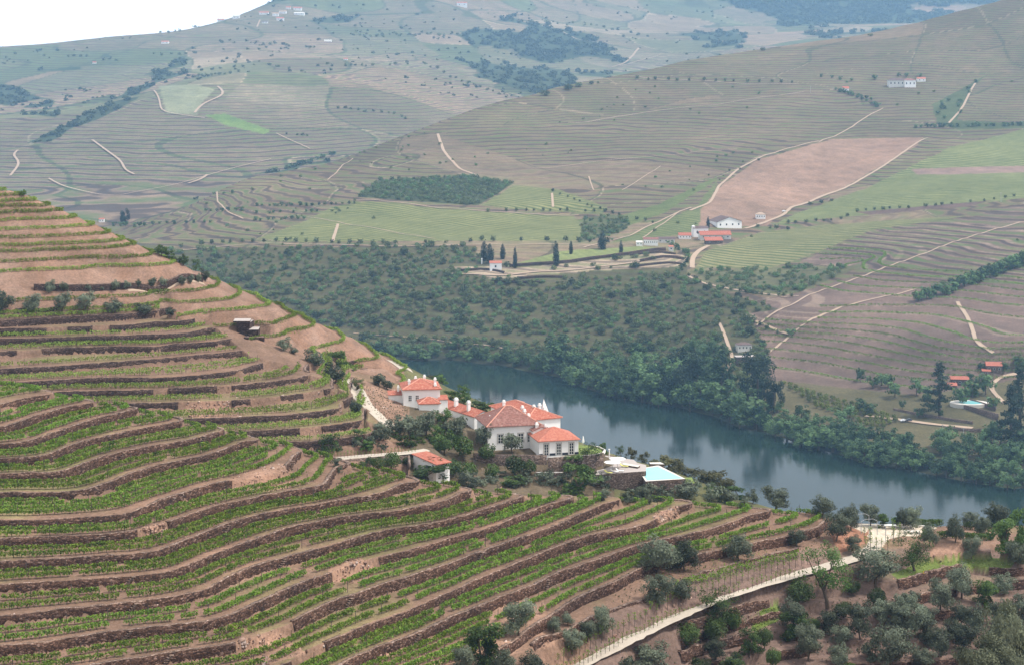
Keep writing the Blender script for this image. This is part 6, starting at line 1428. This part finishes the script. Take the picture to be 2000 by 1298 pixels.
mb = MB(); mb.box(-3.5, 1.5, 1.0, 1.12, 1.7, 1.85); mb.box(-3.5, -3.35, 1.0, 1.12, 0.75, 1.7); mb.box(1.35, 1.5, 1.0, 1.12, 0.75, 1.7); mb.build('railing', M['metal'], root); tag(root, 'small pale floating jetty at the edge of the riverside trees', 'jetty')
def pole(px, py, H, lab, lamp=False):
    q = ray(px, py, (2,)); root = empty('utility_pole', (q[0], q[1], q[2])); mb = MB(); mb.tube([(0,0,-1),(0,0,H)], [0.22,0.14], 6); mb.build('pole', M['surround'], root); mb = MB(); mb.box(-1.1,1.1,-.08,.08,H-0.8,H-0.6); mb.build('crossarm', M['surround'], root); tag(root, lab, 'utility pole')
pole(1841, 852, 8, 'pale pole left of two by the riverside trees below the parking place'); pole(1882, 862, 9, 'pale pole right of two by the riverside trees'); pole(1583, 182, 10, 'thin pole at the end of the ridge track'); pole(1660, 186, 10, 'thin pole beside the orange roofed hut on the ridge'); pole(1955, 345+50, 10, 'thin pole among the green rows at the right')
# ------------------------------------------------------------------ staked vines along the white road, plaza furniture
STK = []
def staked(px, py, key, H=1.9, leafy=True):
    h_ = ray1(px, py)
    if not h_: return
    v = random.randrange(4)
    if len(STK) < 4:
        root = empty('staked_vine', (0, 0, 0)); mb = MB(); mb.tube([(0,0,-0.3),(0,0,1.9)], [0.035,0.03], 5); mb.build('stake', M['wood_post'], root)
        r = np.random.default_rng(len(STK)+3); c = np.c_[r.normal(0, .13, 46), r.normal(0, .13, 46), r.uniform(1.0, 2.0, 46)]; V, Fc = leaf_quads(c, 0.15, r, 0.3); mesh_obj('leaves', V, Fc, M['vine'], root); STK.append(root); o = root
    else: o = copy_tree(STK[v])
    o.location = (h_[0], h_[1], h_[2]); o.rotation_euler = (0, 0, random.uniform(0, 6)); s_ = random.uniform(0.85, 1.25)*H/1.9; o.scale = (s_, s_, s_); tag(o, None, 'staked vine'); later(o, key, px)
RL = [(1080,1330),(1140,1302),(1200,1270),(1300,1222),(1400,1178),(1480,1152),(1560,1130)]
d_ = np.r_[0, np.cumsum(np.hypot(*np.diff(np.array(RL, float), axis=0).T))]
for u in np.arange(0, d_[-1], 9.5): staked(np.interp(u, d_, [a for a, _ in RL]), np.interp(u, d_, [b for _, b in RL]), 'sv')
RU = [(1090,1300),(1160,1262),(1250,1218),(1340,1172),(1420,1146),(1500,1122),(1590,1098)]
d_ = np.r_[0, np.cumsum(np.hypot(*np.diff(np.array(RU, float), axis=0).T))]
for u in np.arange(0, d_[-1], 12): staked(np.interp(u, d_, [a for a, _ in RU]), np.interp(u, d_, [b for _, b in RU]), 'sv2', 2.2)
for a, b in ((1690,1072),(1700,1078),(1712,1080),(1722,1074),(1734,1080),(1745,1062),(1755,1066),(1744,1044),(1757,1048),(1700,1060),(1688,1056)): staked(a, b, 'sv3', 2.6)
for u in range(26): staked(646+u*6.6, 897-u*0.38-0.5, 'sv4', 1.5)
Q = wline([(1300,1158),(1350,1132),(1420,1118),(1500,1100)], 163.0)
for i, (pts, lab) in enumerate((([(1290,1165),(1350,1140),(1420,1120),(1500,1100),(1560,1088)], 'loose young vine row on the slope just above the white road'), ([(860,1290),(900,1275),(960,1258)], 'short vine row at the bottom edge left of the round green tree'))):
    P_ = [ray1(a, b) for a, b in pts]; R2 = resamp(np.array([(p[0], p[1]) for p in P_]), 0.8); o = vine_row(R2, nearfn, 900+i, per_m=40, wid=0.3, label=lab, h=(0.3, 1.5))
def hedge(pts, H, Wd, lab, mat='citrus'):
    P_ = [ray1(a, b) for a, b in pts]; Q = resamp(np.array([(p[0], p[1]) for p in P_]), 0.5); r = np.random.default_rng(int(pts[0][0])); L_ = length(Q); n = int(L_*170); u = r.uniform(0, len(Q)-1.001, n); i = u.astype(int); f = (u-i)[:, None]; c = Q[i]*(1-f)+Q[i+1]*f
    g = np.gradient(Q, axis=0)[i]; g /= np.linalg.norm(g, axis=1)[:, None]; lat = r.uniform(-1, 1, n)*Wd/2; c = c+np.stack([-g[:, 1], g[:, 0]], 1)*lat[:, None]
    V, Fc = leaf_quads(np.c_[c, gz(c[:, 0], c[:, 1], 1)+H*r.beta(2, 1, n)], 0.28, r, 0.4); tag(mesh_obj('hedge', V, Fc, M[mat]), lab, 'hedge')
hedge([(1742,1026),(1790,1024),(1838,1026)], 1.5, 1.2, 'clipped dark hedge behind the stone seats of the plaza'); hedge([(1884,1034),(1930,1034),(1962,1036)], 1.5, 1.3, 'clipped dark hedge on the river side right of the plaza'); hedge([(1832,1052),(1880,1052),(1940,1054)], 1.3, 1.0, 'lower trimmed hedge between two olive trees at the plateau')
for i, (a, b) in enumerate(((1752,1030),(1766,1031),(1779,1030),(1790,1029),(1800,1030),(1771,1040),(1782,1041),(1793,1041))):
    q = ray1(a, b); root = empty('stone_bench', (q[0], q[1], q[2]-0.05), i*0.7); mb = MB(); mb.box(-.55,.55,-.28,.28,0.38,0.52); mb.build('seat', M['coping'], root)
    for s in (-.38, .38): mb = MB(); mb.box(s-.09,s+.09,-.22,.22,0,0.379); mb.build('leg', M['surround'], root)
    tag(root, None, 'stone seat', 'stone seats on the plaza'); later(root, 'seat', a+(0.1 if b > 1035 else 0))
q = ray1(1738, 1032); root = empty('garden_table', q[:3]); mb = MB(); mb.box(-1.1,1.1,-.5,.5,0.72,0.8); mb.build('table_top', M['canvas'], root)
for sx in (-.95, .95):
    for sy in (-.4, .4): mb = MB(); mb.box(sx-.04,sx+.04,sy-.04,sy+.04,0,0.719); mb.build('leg', M['metal'], root)
tag(root, 'white garden table at the left end of the plaza seats', 'table')
q = ray1(1714, 1056); root = empty('pergola', q[:3], 0.2)
for i, (x, y) in enumerate(((-1.6,0),(1.6,0),(-1.6,4),(1.6,4),(-1.6,8),(1.6,8))): mb = MB(); mb.tube([(x,y,-0.3),(x,y,2.7)], [0.06,0.06], 6); mb.build('post', M['metal'], root)
for y in (0, 4, 8): mb = MB(); mb.tube([(-1.6,y,2.7),(-0.8,y,3.1),(0.8,y,3.1),(1.6,y,2.7)], [0.05]*4, 6); mb.build('arch', M['metal'], root)
tag(root, 'thin dark metal pergola arches over the entrance of the plaza', 'pergola')
# ---- small ground stuff
def scatter(name, polys, n, size, mat, lab, flat=0.5, rock=False, kind='stuff'):
    r = np.random.default_rng(hash_(name)); C_ = []
    for p in polys:
        xs_ = [q[0] for q in p]; ys_ = [q[1] for q in p]; k = 0
        for _ in range(n*4):
            a, b = r.uniform(min(xs_), max(xs_)), r.uniform(min(ys_), min(1297, max(ys_)))
            if in_poly(a, b, p):
                h_ = ray1(a, b); k += 1
                if h_: C_.append(h_[:3])
            if k >= n: break
    C_ = np.array(C_); m_ = len(C_)
    if rock:
        base = np.array([(-1,-.7,-.5),(1,-.8,-.5),(.8,.8,-.5),(-.9,.7,-.5),(-.6,-.5,.5),(.7,-.4,.4),(.5,.6,.6),(-.5,.5,.35)])
        s = (r.gamma(2, 0.5, m_)*size)[:, None, None]; V = C_[:, None, :]+base[None]*s*r.uniform(0.6, 1.4, (m_, 8, 3)); f = np.array([(0,3,2,1),(4,5,6,7),(0,1,5,4),(1,2,6,5),(2,3,7,6),(3,0,4,7)])
        Fc = (f[None]+np.arange(m_)[:, None, None]*8).reshape(-1, 4); V = V.reshape(-1, 3)
    else: V, Fc = leaf_quads(C_+np.c_[np.zeros((m_, 2)), r.uniform(0.05, 0.3, m_)], size, r, 0.6)
    tag(mesh_obj(name, V, Fc, M[mat]), lab, name.replace('_', ' '), kind=kind)
scatter('rubble', TALUS[:8], 260, 0.13, 'rock', 'loose pale rubble fallen from broken terrace walls', rock=True)
scatter('loose_stones', [[(0,760),(1600,1000),(1600,1040),(700,1298),(0,1298)], [(1150,1200),(1600,1080),(2000,1080),(2000,1298),(1150,1298)], [(350,740),(780,740),(760,860),(500,840)]], 900, 0.09, 'rock', 'small loose stones scattered over the vineyard ground', rock=True)
scatter('wild_flowers', [[(1788,1126),(1800,1118),(1826,1112),(1828,1124),(1800,1134)]], 500, 0.22, 'flower', 'yellow wild flowers in the grass of the grove')
scatter('flower_bed', [[(1046,934),(1052,928),(1088,928),(1092,936),(1060,940)]], 60, 0.4, 'lavender', 'purple and grey bedding plants below the white kerb')
scatter('grass_tufts', [[(1740,1120),(1830,1090),(1900,1080),(1990,1094),(1970,1112),(1840,1112),(1790,1130)], [(1465,1230),(1490,1190),(1530,1190),(1520,1215)], [(1280,1120),(1420,1080),(1560,1075),(1540,1095),(1330,1150)]], 420, 0.24, 'vine', 'fresh green grass tufts and weeds between the grove terraces')
scatter('dry_scrub', [[(690,750),(790,765),(800,830),(740,820)], [(1180,1100),(1600,1045),(1640,1070),(1200,1190)], [(1500,1190),(2000,1120),(2000,1298),(1250,1298)]], 700, 0.32, 'brownish', 'low dry scrub on the bare slopes')
# ---- vine lines on the terraced hill of the right bank
fp = np.arange(1440, 2120, 4.0); fd = np.arange(1280, 1900, 3.0); PXr, DDr = np.meshgrid(fp, fd); Sr = S2(PXr, DDr)+vnoise((PXr-1000)/F*DDr, DDr, 90, 2)*5
PYr = Y0+(HC-S2(PXr, DDr))*F/DDr; Mr = in_poly(PXr, PYr, RH) & ~((PXr < 1600) & (PYr < 625)); farfn = lambda x, y: gz(x, y, 2)
for k in range(0, 17):
    lv = 14.8+3.2*k+0.25
    for ln in contours(lv, fp, fd, Sr, Mr):
        Q = to_world(ln, 3.0, 2)
        if Q is None or length(Q) < 25: continue
        seed += 1
        o = vine_row(Q, farfn, seed, per_m=14, size=0.8, h=(0.2, 1.8), wid=0.9, mat=M['vine_far'], gap=0.03, stems=False, group='vine rows on the terraced hill of the right bank')
        if o: m_ = Q[len(Q)//2]; later(o, 'rr', pix(m_[0], m_[1], lv)[1]+0.001*m_[0])
# ------------------------------------------------------------------ haze: the humid air of the valley
x0, x1, y0, y1, zb, zt = -4600, 4600, -60, 9395, -25, 1100
mb = MB(); mb.box(x0, x1, y0, y1, zb, zt)
mh = bpy.data.materials.new('haze'); mh.use_nodes = True; t = mh.node_tree; t.nodes.clear()
pv = N(t, 'ShaderNodeVolumePrincipled'); pv.inputs['Color'].default_value = (0.38, 0.66, 1.0, 1); pv.inputs['Density'].default_value = 0.000085; pv.inputs['Anisotropy'].default_value = 0.25
t.links.new(pv.outputs[0], N(t, 'ShaderNodeOutputMaterial').inputs['Volume'])
tag(mb.build('haze', mh), kind='stuff')
# ------------------------------------------------------------------ labels of the numbered runs
LB = {'fw': ('dry stone terrace wall of the foreground vineyard, {o} counted from the top', None), 'vr': ('bright green vine row of the foreground vineyard, {o} counted from the top', None),
 'mw': ('dark stone terrace wall on the middle hill, {o} counted from the top', None), 'mr': ('thin green vine row on the middle hill terraces, {o} counted from the top', None),
 'hr': ('green vine hedge along the bare middle hill banks, {o} counted from the top', None), 'gw': ('broken stone wall in the lower right olive grove, {o} from the left', 'broken stone walls in the olive grove'),
 'st': ('flight of stone steps in a foreground terrace wall, {o} from the left', None), 'rr': ('thin vine row on the terraced right bank hill, {o} counted from the top', None), 'cw': ('stone wall by the cypress terrace, {o} counted from the top', 'stone walls around the cypress terrace'),
 'g_olive': ('grey green olive tree in the lower right grove, {o} from the left', 'olive trees of the lower right grove'), 'g_citrus': ('dark round citrus tree in the lower right grove, {o} from the left', 'citrus trees of the lower right grove'),
 'g_broad': ('fresh green bushy tree in the lower right grove, {o} from the left', 'bushy trees of the lower right grove'), 'g_almond': ('sparse twiggy almond tree in the lower right grove, {o} from the left', 'almond trees of the grove'), 'g_shrub': ('low grey shrub in the lower right grove, {o} from the left', 'shrubs of the grove'),
 'r_olive': ('olive tree on the plateau rim against the river, {o} from the left', 'olive trees along the plateau rim'), 'r_broad': ('dark leafy tree on the plateau rim, {o} from the left', 'leafy trees on the plateau rim'),
 'h_olive': ('grey olive tree around the white houses, {o} from the left', 'olive trees around the houses'), 'h_citrus': ('round citrus tree in the garden below the house, {o} from the left', 'citrus trees of the house garden'), 'h_broad': ('dense leafy tree in the house garden, {o} from the left', 'leafy trees of the house garden'),
 'h_almond': ('sparse tree in front of the pool terrace wall, {o} from the left', None), 'h_shrub': ('low grey shrub around the house garden, {o} from the left', 'shrubs around the house garden'),
 'b_broad': ('dark green tree on the slope behind the houses, {o} from the left', 'trees behind the houses'), 'e_slope': ('brownish tree on the river slope behind the pool, {o} from the left', 'trees on the slope behind the pool'),
 'm_olive': ('olive tree on the middle hill, {o} from the left', 'olive trees of the middle hill'), 'm_broad': ('leafy tree on the middle hill, {o} from the left', 'leafy trees of the middle hill'),
 'o_edge': ('small olive tree lining the track above the far woodland, {o} from the left', 'trees along the woodland track'), 'o_field': ('small tree along the far green field border, {o} from the left', 'trees along the far green fields'), 'o_dark': ('small tree above the dark wood rectangle, {o} from the left', 'trees above the dark wood'),
 'o_left': ('small tree on the far left vineyard slope, {o} from the left', 'trees on the far left slope'), 'o_ridge': ('tiny tree along the crest of the far ridge, {o} from the left', 'trees along the far crest'), 'o_upper': ('small tree on the upper right hillside, {o} from the left', 'trees on the upper right hillside'),
 'o_right': ('small olive tree along the right green fields, {o} from the left', 'olive trees along the right fields'), 'o_road': ('small round olive tree beside the bank road, {o} from the left', 'olive trees beside the bank road'), 'o_farm': ('green tree just below the farm buildings, {o} from the left', 'trees below the farm'),
 'o_gully': ('bush in the gully left of the farm, {o} from the left', 'bushes of the farm gully'), 'o_band': ('dark green tree in the wooded band on the right hill, {o} from the left', 'trees of the wooded band'), 'cypress': ('tall dark pointed cypress on the far terrace, {o} from the left', 'cypresses of the far terrace'),
 'dark_river': ('tall dark eucalyptus above the far river bank, {o} from the left', 'dark eucalyptus trees'), 'cedar': ('tall dark cedar with level branches on the right bank, {o} from the left', 'cedars of the right bank'), 'o_bank': ('green tree around the right bank houses, {o} from the left', 'trees around the right bank houses'),
 'river': ('lush riverside tree along the far water edge, {o} from the left', 'riverside trees on the far bank'), 'orchard': ('yellow green orchard tree beneath the right terraces, {o} from the left', 'orchard trees of the right bank'), 'wood_bush': ('dark bush of the far woodland slope, {o} from the left', 'larger bushes of the far woodland'),
 'hz': ('tiny hazy tree on the distant hills, {o} from the left', 'trees on the distant hills'), 'sv': ('staked young vine on the lower side of the white road, {o} from the left', 'staked vines below the white road'), 'sv2': ('staked young vine on the upper side of the white road, {o} from the left', 'staked vines above the white road'),
 'sv3': ('tall staked vine near the pergola, {o} from the left', 'staked vines near the pergola'), 'sv4': ('staked vine along the road to the houses, {o} from the left', 'staked vines along the house road'), 'seat': ('pale stone seat on the plaza, {o} from the left', None)}
for k, L_ in GRP.items():
    lab, grp = LB[k]; L_.sort(key=lambda q: q[0])
    for i, (_, o) in enumerate(L_):
        o['label'] = lab.format(o=ordn(i+1))
        if grp and 'group' not in o: o['group'] = grp
for k_, (o, used) in TREE_SRC.items():
    if not used:
        for ch in list(o.children): bpy.data.objects.remove(ch)
        bpy.data.objects.remove(o)
